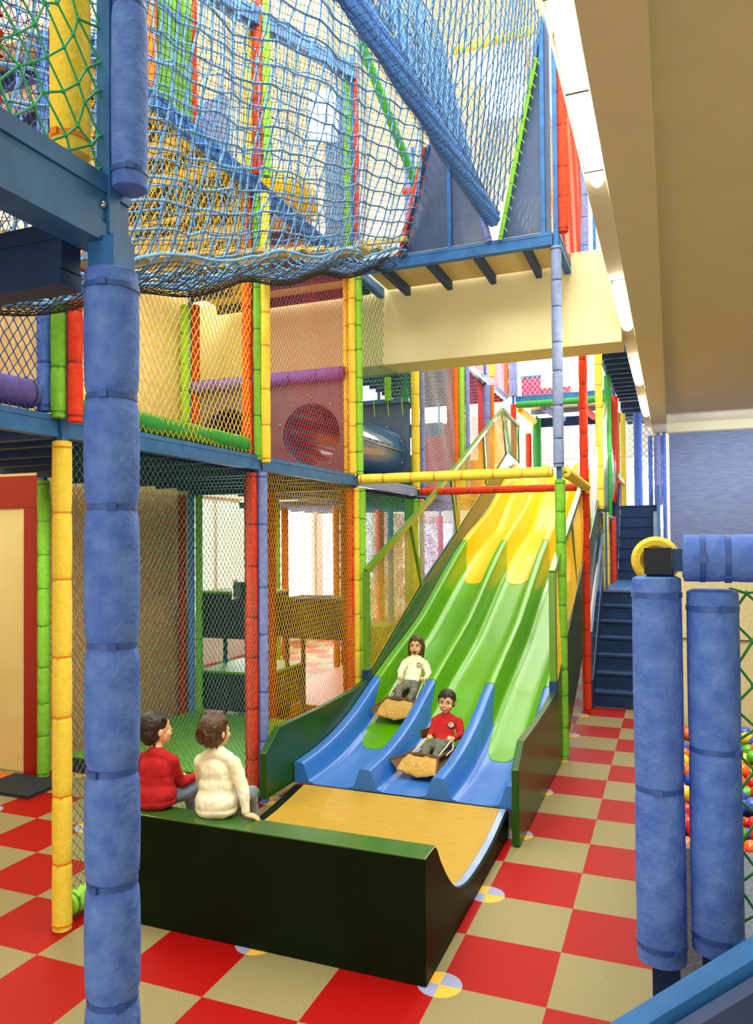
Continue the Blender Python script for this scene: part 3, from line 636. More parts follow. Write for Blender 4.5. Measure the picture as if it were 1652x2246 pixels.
# ------------------------------------------------------------------ panels and inner furniture
def hole_panel(name, x0, x1, z0, z1, y, holes, m, parent, t=.03):
    """rectangular panel normal to y with circular holes (cx, cz, r)"""
    mb = MB(); xs = [x0] + [(holes[i][0] + holes[i + 1][0]) / 2 for i in range(len(holes) - 1)] + [x1]; n = 40
    for i, (cx, cz, r) in enumerate(holes):
        a, c = xs[i], xs[i + 1]; ring = []; outer = []
        for k in range(n):
            th = 2 * PI * (k + .5) / n; dx, dz = math.cos(th), math.sin(th)
            ring.append((cx + r * dx, cz + r * dz))
            s = min(((c if dx > 0 else a) - cx) / dx, ((z1 if dz > 0 else z0) - cz) / dz); outer.append((cx + s * dx, cz + s * dz))
        # snap nearest outer samples to corners
        for X_ in (a, c):
            for Z_ in (z0, z1):
                j = min(range(n), key=lambda q: (outer[q][0] - X_) ** 2 + (outer[q][1] - Z_) ** 2); outer[j] = (X_, Z_)
        vs = [(p[0], y, p[1]) for p in outer] + [(p[0], y, p[1]) for p in ring] + [(p[0], y + t, p[1]) for p in outer] + [(p[0], y + t, p[1]) for p in ring]
        fs = []
        for k in range(n):
            q = (k + 1) % n
            fs += [(k, q, n + q, n + k), (2 * n + k, 3 * n + k, 3 * n + q, 2 * n + q), (n + k, n + q, 3 * n + q, 3 * n + k)]
        mb.add(vs, fs)
    return mb.build(name, m, parent, 20)
t = thing('tube_panel', 'taupe panel with two round crawl holes behind the red net', 'panel', (-3.7, 4.03, 2.84))
hole_panel('panel_board', -4.68, -2.66, 2.84, 3.86, 4.03, [(-4.17, 3.28, .36), (-3.1, 3.28, .345)], M['greyp'], t)
for cx in (-4.17, -3.1):
    for k in range(10):
        th = 2 * PI * k / 10 + .3; MB().ell((cx + .40 * math.cos(th), 4.022, 3.28 + .40 * math.sin(th)), (.011, .008, .011), 8, 6).build('bolt', M['chrome'], t)
def crawl_tube(x, z, r, y0, y1, m, label, seam=True):
    t = thing('crawl_tube', label, 'tube', (x, (y0 + y1) / 2, z - r)); n = 40; mb = MB()
    for y in (y0, y1): 
        for rr in (r, r - .015):
            for k in range(n): th = 2 * PI * k / n; mb.v.append(Vector((x + rr * math.cos(th), y, z + rr * math.sin(th))))
    for k in range(n):
        q = (k + 1) % n
        mb.f += [[k, q, 2 * n + q, 2 * n + k], [n + k, 3 * n + k, 3 * n + q, n + q], [k, n + k, n + q, q], [2 * n + k, 2 * n + q, 3 * n + q, 3 * n + k]]
    mb.build('tube_shell', M[m], t, 60)
    for yy in (y0 + .02, y1 - .03):
        fl = MB()
        for y in (yy, yy + .02):
            for rr in (r + .05, r - .005):
                for k in range(n): th = 2 * PI * k / n; fl.v.append(Vector((x + rr * math.cos(th), y, z + rr * math.sin(th))))
        for k in range(n):
            q = (k + 1) % n
            fl.f += [[k, q, 2 * n + q, 2 * n + k], [n + k, 3 * n + k, 3 * n + q, n + q], [k, n + k, n + q, q], [2 * n + k, 2 * n + q, 3 * n + q, 3 * n + k]]
        f = fl.build('flange', M[m], t, 60)
        for k in range(8):
            th = 2 * PI * (k + .5) / 8; MB().ell((x + (r + .03) * math.cos(th), yy - .005, z + (r + .03) * math.sin(th)), (.013, .01, .013), 8, 6).build('bolt', M['chrome'], f)
    if seam:
        s_ = MB().box(x + r - .01, x + r + .035, y0 + .05, y1 - .03, z + .0, z + .02).build('seam', M[m], t, 0)
        for k in range(9):
            yy = y0 + .15 + (y1 - y0 - .3) * k / 8; MB().ell((x + r + .02, yy, z + .03), (.014, .014, .014), 8, 6).build('bolt', M['steel_d'], s_)
    return t
crawl_tube(-3.1, 3.28, .345, 4.065, 6.1, 'tube_b', 'glossy blue crawl tube bolted between the taupe and the grey blue panel')
crawl_tube(-4.17, 3.28, .36, 4.065, 6.1, 'tube_p', 'dark crawl tube behind the left round hole of the taupe panel', False)
t = thing('tube_panel', 'grey blue panel behind the glossy blue crawl tube', 'panel', (-3.6, 6.13, 2.84))
hole_panel('panel_board', -4.66, -2.66, 2.84, 3.95, 6.13, [(-4.17, 3.28, .35), (-3.1, 3.28, .335)], M['navyg'], t)
MB().box(-4.66, -2.66, 6.1, 6.16, 3.95, 4.01).build('top_edge', M['tube_b'], t, 0)
for x in (-3.15, -2.95, -2.75): MB().tube([(x, 6.09, 4.0), (x + .01, 6.07, 3.9), (x + .02, 6.07, 3.78)], .007, 6).build('lacing', F['lime'], t)
tag(MB().tube([(-2.95, 6.1, 3.98), (-2.95, 6.1, 4.3)], .045, 14).build('hanging_pad', F['green'], None), 'small green pad hanging above the grey blue panel', 'pad')

# black shelf steps in the ground floor bay
def vbox(name, label, x0, x1, y0, y1, z0, z1, top, side, cat='step', th=.03, legs=False):
    t = thing(name, label, cat, ((x0 + x1) / 2, (y0 + y1) / 2, z0))
    if legs:
        for xx in (x0 + .02, x1 - .02): MB().box(xx - .02, xx + .02, y1 - .05, y1 - .01, 0, z0 + .01).build('leg', M['steel_d'], t, 0)
    MB().box(x0, x1, y0, y1, z0, z1 - th).build('padded_side', M[side], t, 0, bevel=.012)
    MB().box(x0 - .004, x1 + .004, y0 - .004, y1 + .004, z1 - th, z1).build('padded_top', M[top], t, 0, bevel=.012); return t
vbox('climbing_step', 'upper black step with thin green top behind the nets', -4.66, -3.75, 4.16, 4.75, .98, 1.53, 'gmat', 'shelf', legs=True)
vbox('climbing_step', 'lower black step with deep green top behind the green net', -4.66, -3.75, 4.16, 5.15, .14, .60, 'gmat', 'shelf', legs=True)
vbox('climbing_step', 'long black vinyl block behind the lower yellow net', -3.55, -2.7, 4.16, 4.7, 1.02, 1.47, 'mat', 'shelf', legs=True)
vbox('play_platform', 'wide green floor platform behind the two seated children', -4.64, -2.70, 2.02, 3.95, 0, .16, 'gmat', 'shelf', 'platform')
vbox('play_platform', 'green vinyl block behind the lower yellow net', -3.2, -2.7, 5.3, 5.9, .16, 1.05, 'gmat', 'gmat', 'block')
vbox('play_platform', 'orange vinyl floor mat behind the lower yellow net', -4.3, -2.7, 4.8, 8.2, 0, .14, 'omat', 'omat', 'mat')
t = thing('small_box', 'little black switch box on the red pad between the two lower nets', 'box', (-2.75, 1.93, 1.66))
MB().box(-2.79, -2.72, 1.9, 1.96, 1.66, 1.78).build('box_body', M['mat'], t, 0); MB().box(-2.80, -2.79, 1.89, 1.965, 1.64, 1.8).build('bracket', M['white'], t, 0)
tag(MB().prism([(-5.0, 1.3), (-4.4, 1.3), (-4.4, 1.75), (-5.0, 1.75)], 'z', 0, .03).build('floor_mat', M['mat'], None, 0), 'dark foam mat on the floor at the foot of the green rear post', 'mat')
# upper left details behind the nets
tag(MB().box(-4.64, -4.58, -2.2, -.9, 2.82, 3.75).build('red_board', M['redp'], None, 0), 'plain red panel behind the blue net at the left', 'panel')
tag(MB().box(-2.83, -2.79, .92, 1.34, 5.09, 7.0).build('lime_board', M['gmat'], None, 0), 'tall lime green panel behind the rope bridge at the upper left', 'panel')
tag(MB().tube([(-2.81, .875, 5.09), (-2.81, .875, 7.0)], .035, 12).build('panel_pad', F['orange'], None), 'orange pad on the left edge of the tall lime panel', 'pad')
tag(MB().tube([(-2.81, 1.38, 5.09), (-2.81, 1.38, 7.0)], .03, 12).build('panel_pad', F['red'], None), 'crimson pad on the right edge of the tall lime panel', 'pad')
tag(MB().prism([(1.43, 5.09), (1.90, 5.09), (1.90, 5.78), (1.80, 5.80), (1.43, 5.50)], 'x', -2.84, -2.80).build('slanted_board', M['steel_l'], None, 0), 'slanted pale blue panel behind the rope bridge', 'panel')
t = thing('spiral_tube', 'big yellow tube slide behind the rope bridge', 'slide', (-3.4, 3.1, 5.1))
pts = [(-4.1, 2.5, 5.48), (-3.6, 2.65, 5.48), (-3.2, 2.9, 5.5), (-3.05, 3.25, 5.55), (-3.1, 3.6, 5.65), (-3.3, 3.9, 5.78)]
MB().tube(pts, [.34] * 6, 24).build('tube_body', M['sl_yel'], t, 60)
MB().tube([(-3.6, 2.65, 5.08), (-3.6, 2.65, 5.2)], .06, 12).build('support', M['steel_d'], t)
tag(MB().box(-3.35, -3.05, 5.0, 5.08, 5.22, 7.6).build('mesh_screen', M['navyg'], None, 0), 'narrow dark screen behind the right half of the rope bridge', 'panel')
# far side blocks seen through nets
t = thing('play_block', 'pink vinyl block with blue cap on the far upper deck', 'block', (-2.05, 12.9, 5.09))
MB().box(-2.35, -1.95, 12.75, 13.3, 5.09, 5.5).build('block_body', M['magenta'], t, 0); MB().box(-2.36, -1.94, 12.74, 13.31, 5.5, 5.56).build('block_cap', M['tube_b'], t, 0)
t = thing('play_block', 'low pink step with orange edge on the far upper deck', 'block', (-1.6, 12.9, 5.09))
MB().box(-1.94, -1.35, 12.75, 13.3, 5.09, 5.24).build('block_body', M['magenta'], t, 0); MB().box(-1.95, -1.34, 12.74, 13.31, 5.24, 5.27).build('block_cap', M['omat'], t, 0)
vbox('play_block', 'large magenta block behind the red net beyond the slide rail', -4.4, -2.8, 10.6, 11.6, 2.85, 3.6, 'magenta', 'magenta', 'block')
vbox('play_block', 'red block behind the red net beyond the slide rail', -4.3, -3.5, 11.7, 12.2, 2.86, 4.5, 'redp', 'redp', 'block')
B((-4.66, 7.6, 3.78), (-2.62, 7.6, 3.78), 'blue cross beam behind the lilac net beyond the slide rail', h=.2)
deck(-4.68, -2.64, 6.25, 8.25, 2.82, 'middle deck behind the grey blue tube panel', 5, board='navy')
vbox('play_block', 'lime panel standing behind the lilac net beyond the slide rail', -3.4, -2.75, 7.0, 7.1, 2.85, 3.35, 'gmat', 'gmat', 'panel')
vbox('play_block', 'yellow block behind the slide rail', -3.6, -2.8, 9.0, 9.8, 2.85, 3.2, 'sl_yel', 'omat', 'block')

# ------------------------------------------------------------------ safety nets
net('green net on the ground floor behind the seated children', (-2.6, -.18, .12), YU, ZU, 2.08, 2.56, 'teal', .052, .062, .0019, seed=1, kr=.0055)
net('lower yellow net between the lilac pad and the slide', (-2.6, 2.05, .12), YU, ZU, 1.94, 2.58, 'yel', .047, .085, .0019, seed=2)
net('blue net on the middle level at the left picture edge', (-2.64, -2.35, 2.83), YU, ZU, 2.0, 2.15, 'blue', .06, .085, .0034, seed=3, kr=.006)
net('upper yellow net above the green net', (-2.6, -.12, 2.83), YU, ZU, 2.0, 2.14, 'yel', .058, .088, .0034, seed=4, kr=.006)
net('upper red net in front of the taupe tube panel', (-2.6, 2.08, 2.83), YU, ZU, 1.9, 2.14, 'red', .052, .075, .0023, seed=5)
net('red net hung against the rear wall behind the green net', (-4.74, 1.9, .15), YU, ZU, 2.1, 2.5, 'red', .055, .075, .0026, seed=6)
net('red net behind the blue net at the left picture edge', (-4.5, -2.3, 2.85), YU, ZU, 2.0, 2.1, 'red', .08, .1, .003, seed=7)
net('pale net on the ground floor behind the slide rail', (-2.6, 4.15, .5), YU, ZU, 1.95, 2.15, 'gre', .05, .075, .0028, seed=8)
net('white net on the ground floor beyond the green and yellow pads', (-2.6, 6.3, 1.0), YU, ZU, 4.0, 1.66, 'lil', .065, .09, .0022, seed=9)
net('thin green net above the grey blue tube panel', (-2.6, 4.2, 3.9), YU, ZU, 1.92, 1.08, 'gre', .09, .12, .003, seed=10)
net('lilac net on the middle level beyond the plain yellow pad', (-2.6, 6.3, 2.85), YU, ZU, 1.9, 2.1, 'wht', .06, .09, .002, seed=11)
net('red net on the middle level beyond the orange pad', (-2.6, 8.4, 2.85), YU, ZU, 1.9, 2.1, 'pink', .07, .1, .0024, seed=12)
net('pink net on the far middle level beside the slide top', (-2.6, 10.5, 2.85), YU, ZU, 1.9, 2.1, 'red', .08, .11, .0026, seed=13)
net('pale pink net along the rear of the ground floor', (-4.7, 8.5, .9), YU, ZU, 6.0, 1.75, 'pink', .07, .1, .004, seed=14)
net('grey net across the inner ground floor', (-4.6, 6.25, .6), XU, ZU, 1.95, 2.05, 'lil', .075, .1, .0022, seed=15)
net('teal net inside the middle level beyond the tube panel', (-4.6, 8.25, 2.85), XU, ZU, 1.95, 2.1, 'blue', .09, .12, .0024, seed=16)
net('red net behind the upper part of the rope bridge', (-4.5, -.2, 5.15), YU, ZU, 3.0, 2.3, 'red', .10, .12, .003, seed=17, jit=.1, kr=.009)
net('yellow net under the upper deck behind the rope bridge', (-2.62, -.15, 4.05), YU, ZU, 2.0, .95, 'yel', .07, .1, .0034, seed=18)
net('dense red net high on the right beside the red pad', (-.42, 4.2, 5.12), YU, ZU, 1.95, 2.2, 'red', .055, .075, .0026, seed=19)
net('second orange red net high on the right behind the dense one', (-.75, 4.3, 5.12), YU, ZU, 1.8, 2.2, 'org', .07, .09, .0024, seed=20)
net('thin green net on the far wall behind the slide top', (-2.3, 14.85, 3.45), XU, ZU, 2.6, 1.4, 'wht', .13, .16, .006, seed=21)
net('dark thin net before the bright window over the stair', (-.35, 14.65, 2.8), XU, ZU, .75, 2.1, 'gre', .12, .15, .005, seed=22)
net('white net in front of the pink block on the far upper deck', (-2.4, 12.62, 5.1), XU, ZU, 1.9, 1.6, 'wht', .1, .13, .006, seed=23)
net('magenta net on the far upper deck left of the lilac pad', (-2.62, 8.4, 5.15), YU, ZU, 4.0, 1.6, 'pink', .1, .13, .006, seed=24)
net('red net beside the far stair rail', (-.45, 10.5, 2.8), YU, ZU, 1.9, 1.9, 'red', .07, .1, .006, seed=25)
net('yellow net between the stair landing and the red pad', (-.43, 8.4, 1.3), YU, ZU, 1.9, 1.15, 'yel', .06, .09, .005, seed=26)

# ------------------------------------------------------------------ slide
CY = [1.4, 1.95, 2.35, 2.7, 3.1, 3.55, 4.1, 4.7, 5.2, 5.6, 6.0, 6.4, 6.85, 7.3, 7.7, 8.2, 8.7, 9.1, 9.5, 9.8, 10.3, 10.7, 11.1, 11.5, 11.8, 12.05, 12.2]
CZ = [.34, .35, .372, .42, .515, .675, .86, 1.04, 1.20, 1.37, 1.55, 1.73, 1.92, 2.09, 2.22, 2.36, 2.50, 2.64, 2.81, 2.95, 3.16, 3.32, 3.47, 3.57, 3.60, 3.54, 3.45]
_k = np.exp(-np.linspace(-2, 2, 41) ** 2); _k /= _k.sum()
_gy = np.linspace(.8, 13, 1221); _gz = np.interp(_gy, CY, CZ); _gz2 = np.convolve(np.pad(_gz, 20, 'edge'), _k, 'valid')
def crest(y): return float(np.interp(y, _gy, _gz2))
def depth(y):
    d = .158 + .032 * max(0, y - 1.95)
    if y > 9.0: d = .158 + .032 * 7.05 - (y - 9.0) * .075
    return max(d, .12)
DV = [-2.235, -1.66, -1.075, -.525]; 
def hcs(x):
    """cross section, 1 at a divider crest, 0 on the lane floor"""
    d = min(abs(x - c) for c in DV)
    pts = [(0, 1.0), (.03, 1.0), (.043, .975), (.052, .9), (.088, .22), (.098, .12), (.112, .085), (.128, .07), (.14, .03), (.16, .01), (.2, 0), (.4, 0)]
    return float(np.interp(d, [p[0] for p in pts], [p[1] for p in pts]))
xsl = []
for i, c in enumerate(DV):
    offs = [-.2, -.16, -.14, -.128, -.112, -.098, -.088, -.07, -.052, -.043, -.03, 0, .03, .043, .052, .07, .088, .098, .112, .128, .14, .16, .2]
    if i == 0: offs = [o for o in offs if o >= -.03]
    if i == 3: offs = [o for o in offs if o <= .03]
    xsl += [c + o for o in offs]
    if i < 3:
        a = c + .2; b_ = DV[i + 1] - .2; xsl += [a + (b_ - a) * k / 8 for k in range(1, 8)]
xsl = sorted(set(round(x, 5) for x in xsl))
def slide_z(x, y): return crest(y) - depth(y) * (1 - hcs(x))
def tongue(x, base, ln):
    h = hcs(x); i = sum(1 for c in DV if c < x) - 1; i = min(max(i, 0), 2); mid = (DV[i] + DV[i + 1]) / 2; hw = (DV[i + 1] - DV[i]) / 2 - .115
    t = min(1, abs(x - mid) / hw)
    if t >= 1: return base - ln * .42 * (1 - h) ** .8
    return base - ln * (.42 + .58 * (1 - t ** 3.2) ** .5)
def slide_part(name, m, lo, hi, dz, parent, n=70, front=False, label=None):
    vs = []; nx = len(xsl)
    for j in range(n + 1):
        for x in xsl:
            a = lo(x); b_ = hi(x); y = a + (b_ - a) * j / n; vs.append(Vector((x, y, slide_z(x, y) + dz)))
    fs = [[j * nx + i, j * nx + i + 1, (j + 1) * nx + i + 1, (j + 1) * nx + i] for j in range(n) for i in range(nx - 1)]
    b0 = len(vs)
    for i, x in enumerate(xsl):      # skirt at the lower end gives the shell its thickness
        y = lo(x); vs.append(Vector((x, y - (0 if front else .002), (.19 if front else slide_z(x, y) - .001))))
    for i in range(nx - 1): fs.append([i, b0 + i, b0 + i + 1, i + 1])
    mb = MB(); mb.v = vs; mb.f = fs; return mb.build(name, m, parent, 50, label=label)
sl = thing('triple_slide', 'wavy three lane slide with yellow top, green middle and blue foot', 'slide', (-1.38, 1.95, 0))
slide_part('slide_section', M['sl_blue'], lambda x: 1.95, lambda x: 4.1, 0, sl, 60, True, 'blue foot section of the slide')
slide_part('slide_section', M['sl_green'], lambda x: tongue(x, 3.74, .92), lambda x: 7.7, .006, sl, 110, label='green middle section of the slide')
slide_part('slide_section', M['sl_yel'], lambda x: tongue(x, 7.33, .72), lambda x: 12.2, .012, sl, 110, label='yellow top section of the slide')
PY = [(1.5, .57), (1.75, .685), (2.5, .675), (3.2, .69), (3.6, .735), (3.72, .79), (5.27, 1.50), (7.23, 2.26), (8.66, 2.84), (10.8, 3.74), (12.3, 3.60)]
def side_poly(y0, z0b):
    top = [(y, z) for y, z in PY if y > y0 + .26]
    ch = [(y0, .53), (y0 + .22, .68)]
    low = [(12.3, 3.1), (10.3, 2.6), (8.6, 2.1), (7.2, 1.45), (6.4, .95), (5.0, .35), (4.2, z0b)]
    return [(y0, z0b)] + ch + top + low
for (xa, xb, y0, zb, lb) in ((-2.325, -2.272, 1.5, .19, 'left dark green side board'), (-.492, -.44, 1.75, .01, 'right dark green side board')):
    o = MB().prism(side_poly(y0, zb), 'x', xa, xb).build('side_panel', M['gpanel'], sl, 0, bevel=.006, label=lb)
# handrails
RP = [(3.62, 1.8), (5.9, 2.65), (7.06, 3.12), (10.45, 4.5)]
for sx, xr in (('l', -2.30), ('r', -.465)):
    rl = MB(); 
    for (a, b_) in zip(RP[:-1], RP[1:]): rl.bar((xr, a[0], a[1]), (xr, b_[0], b_[1]), .055, .06)
    rl.bar((xr, 10.45, 4.5), (xr, 12.1, 4.40), .055, .06)
    rl.build('hand_rail', M['grail'], sl, 0)
    MB().box(xr - .03, xr + .03, 3.59, 3.66, .80, 1.8).build('rail_post', M['grail'], sl, 0, bevel=.004)
    MB().box(xr - .032, xr + .032, 3.57, 3.68, .66, .82).build('post_foot', M['steel_d'], sl, 0)
    for (ya, za, yb, zb) in ((5.07, 2.33, 5.46, 1.56), (6.87, 3.02, 7.15, 2.24), (8.9, 3.86, 9.1, 3.0), (10.45, 4.45, 10.8, 3.72), (12.08, 4.36, 12.1, 3.6)):
        MB().bar((xr, ya, za), (xr, yb, zb), .035, .07, (0, 1, 0)).build('baluster', M['grail'], sl, 0)
def rail_net(x, label, m, y0, y1, seed, kr=0):
    ys_r = [p[0] for p in RP] + [12.1]; zs_r = [p[1] for p in RP] + [4.4]; py = [p[0] for p in PY]; pz = [p[1] for p in PY]
    def Sf(u, v):
        y = y0 + u; a = np.interp(y, py, pz) + .01; b_ = np.interp(y, ys_r, zs_r) - .03; t = v / 1.0
        return (x + .012 * math.sin(u * 5 + v * 4), y, a + (b_ - a) * t)
    segs, kn = surf_segs(Sf, y1 - y0, 1.0, .05, .075, True, None, .04, seed)
    n_ = int((y1 - y0) / .035)      # lacing along the board
    for k in range(n_):
        ya = y0 + k * .035; za = float(np.interp(ya, py, pz)); segs.append(((x, ya, za - .02), (x + .02, ya + .03, za + .06)))
    o = netmesh('safety_net', segs, kn, .0024, M[m], None, kr); return tag(o, label, 'net')
rail_net(-2.31, 'yellow net under the left slide rail, lowest length', 'net_yel', 3.66, 5.4, 31)
rail_net(-2.31, 'pale blue laced net under the left slide rail, middle length', 'net_lil', 5.45, 7.1, 32)
rail_net(-2.31, 'yellow net under the left slide rail, highest length', 'net_yel', 7.15, 10.6, 33)
rail_net(-2.31, 'green net at the top corner of the left slide rail', 'net_gre', 10.7, 12.0, 34)
rail_net(-.455, 'yellow net under the right slide rail behind the lime post', 'net_yel', 3.7, 7.1, 35)
rail_net(-.455, 'pale net under the right slide rail near the slide top', 'net_wht', 7.15, 12.0, 36)

# run out box
RO = [(-.05, .60), (.118, .60), (.155, .575), (.21, .50), (.265, .44), (.32, .385), (.375, .335), (.43, .29), (.49, .248), (.56, .212), (.62, .186), (.69, .165), (.76, .148), (.82, .137), (.97, .125), (1.13, .119), (1.30, .120), (1.46, .126), (1.68, .15), (1.93, .182)]
rb = thing('slide_run_out', 'low dark green box with curved wooden run out at the foot of the slide', 'box', (-1.4, .9, 0))
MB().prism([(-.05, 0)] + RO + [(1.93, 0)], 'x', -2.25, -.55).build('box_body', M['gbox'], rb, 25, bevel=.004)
def strip(name, x0, x1, k0, dz, m, sub=4):
    pts = []
    for a, c in zip(RO[k0:-1], RO[k0 + 1:]):
        for q in range(sub): pts.append((a[0] + (c[0] - a[0]) * q / sub, a[1] + (c[1] - a[1]) * q / sub))
    pts.append(RO[-1]); mb = MB(); n = len(pts); vs = []
    for p in pts: vs += [(x0, p[0], p[1] + dz), (x1, p[0], p[1] + dz), (x0, p[0], p[1] - .003), (x1, p[0], p[1] - .003)]
    fs = []
    for i in range(n - 1):
        a = i * 4; c = a + 4; fs += [(a, a + 1, c + 1, c), (a, c, c + 2, a + 2), (a + 1, a + 3, c + 3, c + 1)]
    fs += [(0, 2, 3, 1), ((n - 1) * 4, (n - 1) * 4 + 1, (n - 1) * 4 + 3, (n - 1) * 4 + 2)]
    return mb.add(vs, fs).build(name, m, rb, 30)
strip('wooden_floor', -2.17, -.615, 2, .007, M['wood']); strip('edge_strip', -.612, -.568, 3, .009, mat('pale_blue_edge', '8aa4d8', .3, coat=.4))
MB().box(-2.252, -.548, -.053, .12, .597, .606).build('seat_cap', mat('green_cap_laminate', '2c5c1c', .3, coat=.3), rb, 0, bevel=.003)

# ------------------------------------------------------------------ rope bridge (sloping, with planks)
br = thing('rope_bridge', 'sloping rope bridge with wooden planks and black netting high on the left', 'bridge', (-2.3, .8, 3.0))
def zb(y): return 3.72 + .362 * y
Y0, Y1 = -2.3, 4.02; LB = Y1 - Y0
def near_side(u, v):      # v 0..2.1 up the side
    y = Y0 + u; t = v / 2.1; dr = .035 * math.sin(u * 3.1 + v * 2) + .02 * math.sin(u * 9 + v * 5)
    x = -2.05 + .42 * t ** .8 + .05 * math.sin(PI * t) + dr; return (x, y, zb(y) + v * (1.0 - .02 * t) + .02 * math.sin(u * 4 + v))
def far_side(u, v):
    y = Y0 + u; return (-2.52 - .05 * v / 2.1 + .02 * math.sin(u * 4 + v * 3), y, zb(y) + v)
def belly(u, v):          # v 0..0.8 across underneath
    y = Y0 + u; t = v / .8; sag = .14 * math.sin(PI * t) + .03 * math.sin(u * 5)
    return (-2.52 + .52 * t + .03, y, zb(y) - .02 - sag)
def ropes(Sf, W, H, cw, ch, name, r, seed, jit=.06, m='rope', sub=True):
    segs, kn = surf_segs(Sf, W, H, cw, ch, False, None, jit, seed)
    return netmesh(name, segs, kn, r, M[m], br, r * 1.7, 6)
ropes(near_side, LB, 2.1, .15, .13, 'rope_side', .0080, 41, .08)
ropes(far_side, LB, 2.1, .19, .18, 'rope_side', .0065, 42, .08, 'ropel')
ropes(belly, LB, .8, .16, .2, 'rope_floor', .0095, 43, .12)
def black(Sf, W, H, cw, ch, r, seed, parent, jit=.09):
    segs, kn = surf_segs(Sf, W, H, cw, ch, False, None, jit, seed); return netmesh('black_netting', segs, kn, r, M['net_black'], parent, r * 2.0, 3)
def bump_out(Sf, d):
    def g(u, v):
        p = Sf(u, v); return (p[0] + d, p[1], p[2] - abs(d) * .3)
    return g
black(bump_out(near_side, .025), LB, 2.1, .042, .05, .0017, 44, br)
black(bump_out(far_side, -.02), LB, 2.1, .07, .075, .0017, 45, br)
black(lambda u, v: (lambda p: (p[0] + .02, p[1], p[2] - .05))(belly(u, v)), LB, .8, .042, .045, .0024, 46, br, .14)
y = Y0 + .1
while y < Y1 - .05:
    z = zb(y) + .01; tl = random.uniform(-.02, .02)
    MB().bar((-2.5, y, z + tl), (-2.03 + random.uniform(-.02, .02), y + random.uniform(-.02, .02), z), .11, .035).build('plank', M['plank'], br, 0, bevel=.004)
    y += .33
MB().bar((-2.52, 3.9, zb(3.9) + .12), (-1.95, 3.98, zb(3.9) + .12), .05, .05).build('end_bar', M['plank'], br, 0)
for k in range(14):
    yy = -1.9 + k * .42; MB().tube([(-2.5, yy, zb(yy) + 2.1), (-2.44, yy, zb(yy) + 1.98), (-2.45, yy, zb(yy) + 1.85)], .012, 6).build('rope_end', M['ropel'], br)
B((-2.58, -2.35, 4.98), (-2.58, 4.05, 7.18), 'sloping blue steel beam along the top of the rope bridge', h=.14, w=.08)

# ------------------------------------------------------------------ V shaped net tunnel
vt = thing('v_net_tunnel', 'V shaped rope net hanging high above with thick blue rope bundle at its fold', 'net', (-1.05, 1.0, 5.1))
VY0, VY1 = -2.3, 4.04; VL = VY1 - VY0
def za(y): return 5.13 + .045 * y
def vright(u, v):
    y = VY0 + u; t = v / 2.0; return (-1.02 + .46 * t + .03 * math.sin(PI * t) + .015 * math.sin(u * 4), y, za(y) + 1.93 * t + .02 * math.sin(u * 3 + v * 3))
def vleft(u, v):
    y = VY0 + u; t = v / 2.1; return (-1.10 - .5 * t - .02 * math.sin(PI * t) + .02 * math.sin(u * 5 + v), y, za(y) + 2.05 * t)
for Sf, H, sd in ((vright, 2.0, 51), (vleft, 2.1, 52)):
    segs, kn = surf_segs(Sf, VL, H, .15, .26, True, None, .06, sd); netmesh('rope_side', segs, kn, .0070, M['ropel'], vt, .016, 6)
    black(bump_out(Sf, .012 if sd == 51 else -.012), VL, H, .045, .062, .0016, sd + 5, vt, .07)
nb = 7
for k in range(nb):
    th0 = 2 * PI * k / nb; pts = []
    for j in range(90):
        y = VY0 + VL * j / 89; th = th0 + y * 1.3; q = .048 + .006 * math.sin(y * 9 + k)
        pts.append((-1.06 + q * math.cos(th) * .9, y, za(y) + .02 + q * math.sin(th) * 1.15))
    MB().tube(pts, .033, 8).build('rope_strand', M['ropev'], vt)
segs = []
for j in range(80):              # black mesh pulled around the bundle
    y = VY0 + VL * j / 80
    for k in range(8):
        a = 2 * PI * k / 8; b_ = 2 * PI * (k + 1) / 8; rr = .090
        segs.append(((-1.06 + rr * math.cos(a), y, za(y) + .02 + rr * 1.1 * math.sin(a)), (-1.06 + rr * math.cos(b_), y + .02, za(y) + .02 + rr * 1.1 * math.sin(b_))))
        segs.append(((-1.06 + rr * math.cos(b_), y + .02, za(y) + .02 + rr * 1.1 * math.sin(b_)), (-1.06 + rr * math.cos(b_), y + VL / 80, za(y) + .02 + rr * 1.1 * math.sin(b_))))
netmesh('black_netting', segs, [], .0014, M['net_black'], vt)

# navy panels around the two openings
t = thing('bridge_panel', 'navy triangular panel between the rope bridge and the V shaped net', 'panel', (-1.5, 4.1, 5.1))
MB().prism([(-2.06, 5.12), (-1.12, 5.12), (-1.64, 7.24), (-1.70, 7.24), (-1.74, 6.24)], 'y', 4.09, 4.12).build('panel_board', M['navy'], t, 0)
MB().box(-1.54, -1.50, 4.05, 4.09, 5.12, 6.4).build('frame_bar', M['steel'], t, 0)
MB().bar((-2.05, 4.075, 5.13), (-1.74, 4.075, 6.24), .03, .04, (0, 1, 0)).build('frame_bar', M['steel'], t, 0)
MB().bar((-1.12, 4.075, 5.12), (-1.63, 4.075, 7.2), .03, .04, (0, 1, 0)).build('frame_bar', M['steel'], t, 0)
MB().box(-2.05, -1.13, 4.07, 4.1, 5.115, 5.135).build('wood_edge', M['plank'], t, 0)
pad(t, (-1.10, 4.02, 5.1), (-1.62, 4.02, 7.2), 'lilac', .035, .4, name='edge_pad')
pad(t, (-2.06, 4.03, 5.1), (-1.77, 4.03, 6.2), 'red', .022, .3, name='edge_pad')
t = thing('bridge_panel', 'navy triangular panel on the right of the V shaped net', 'panel', (-.75, 4.1, 5.1))
MB().prism([(-.99, 5.12), (-.50, 5.12), (-.50, 7.24), (-.575, 7.24)], 'y', 4.09, 4.12).build('panel_board', M['navy'], t, 0)
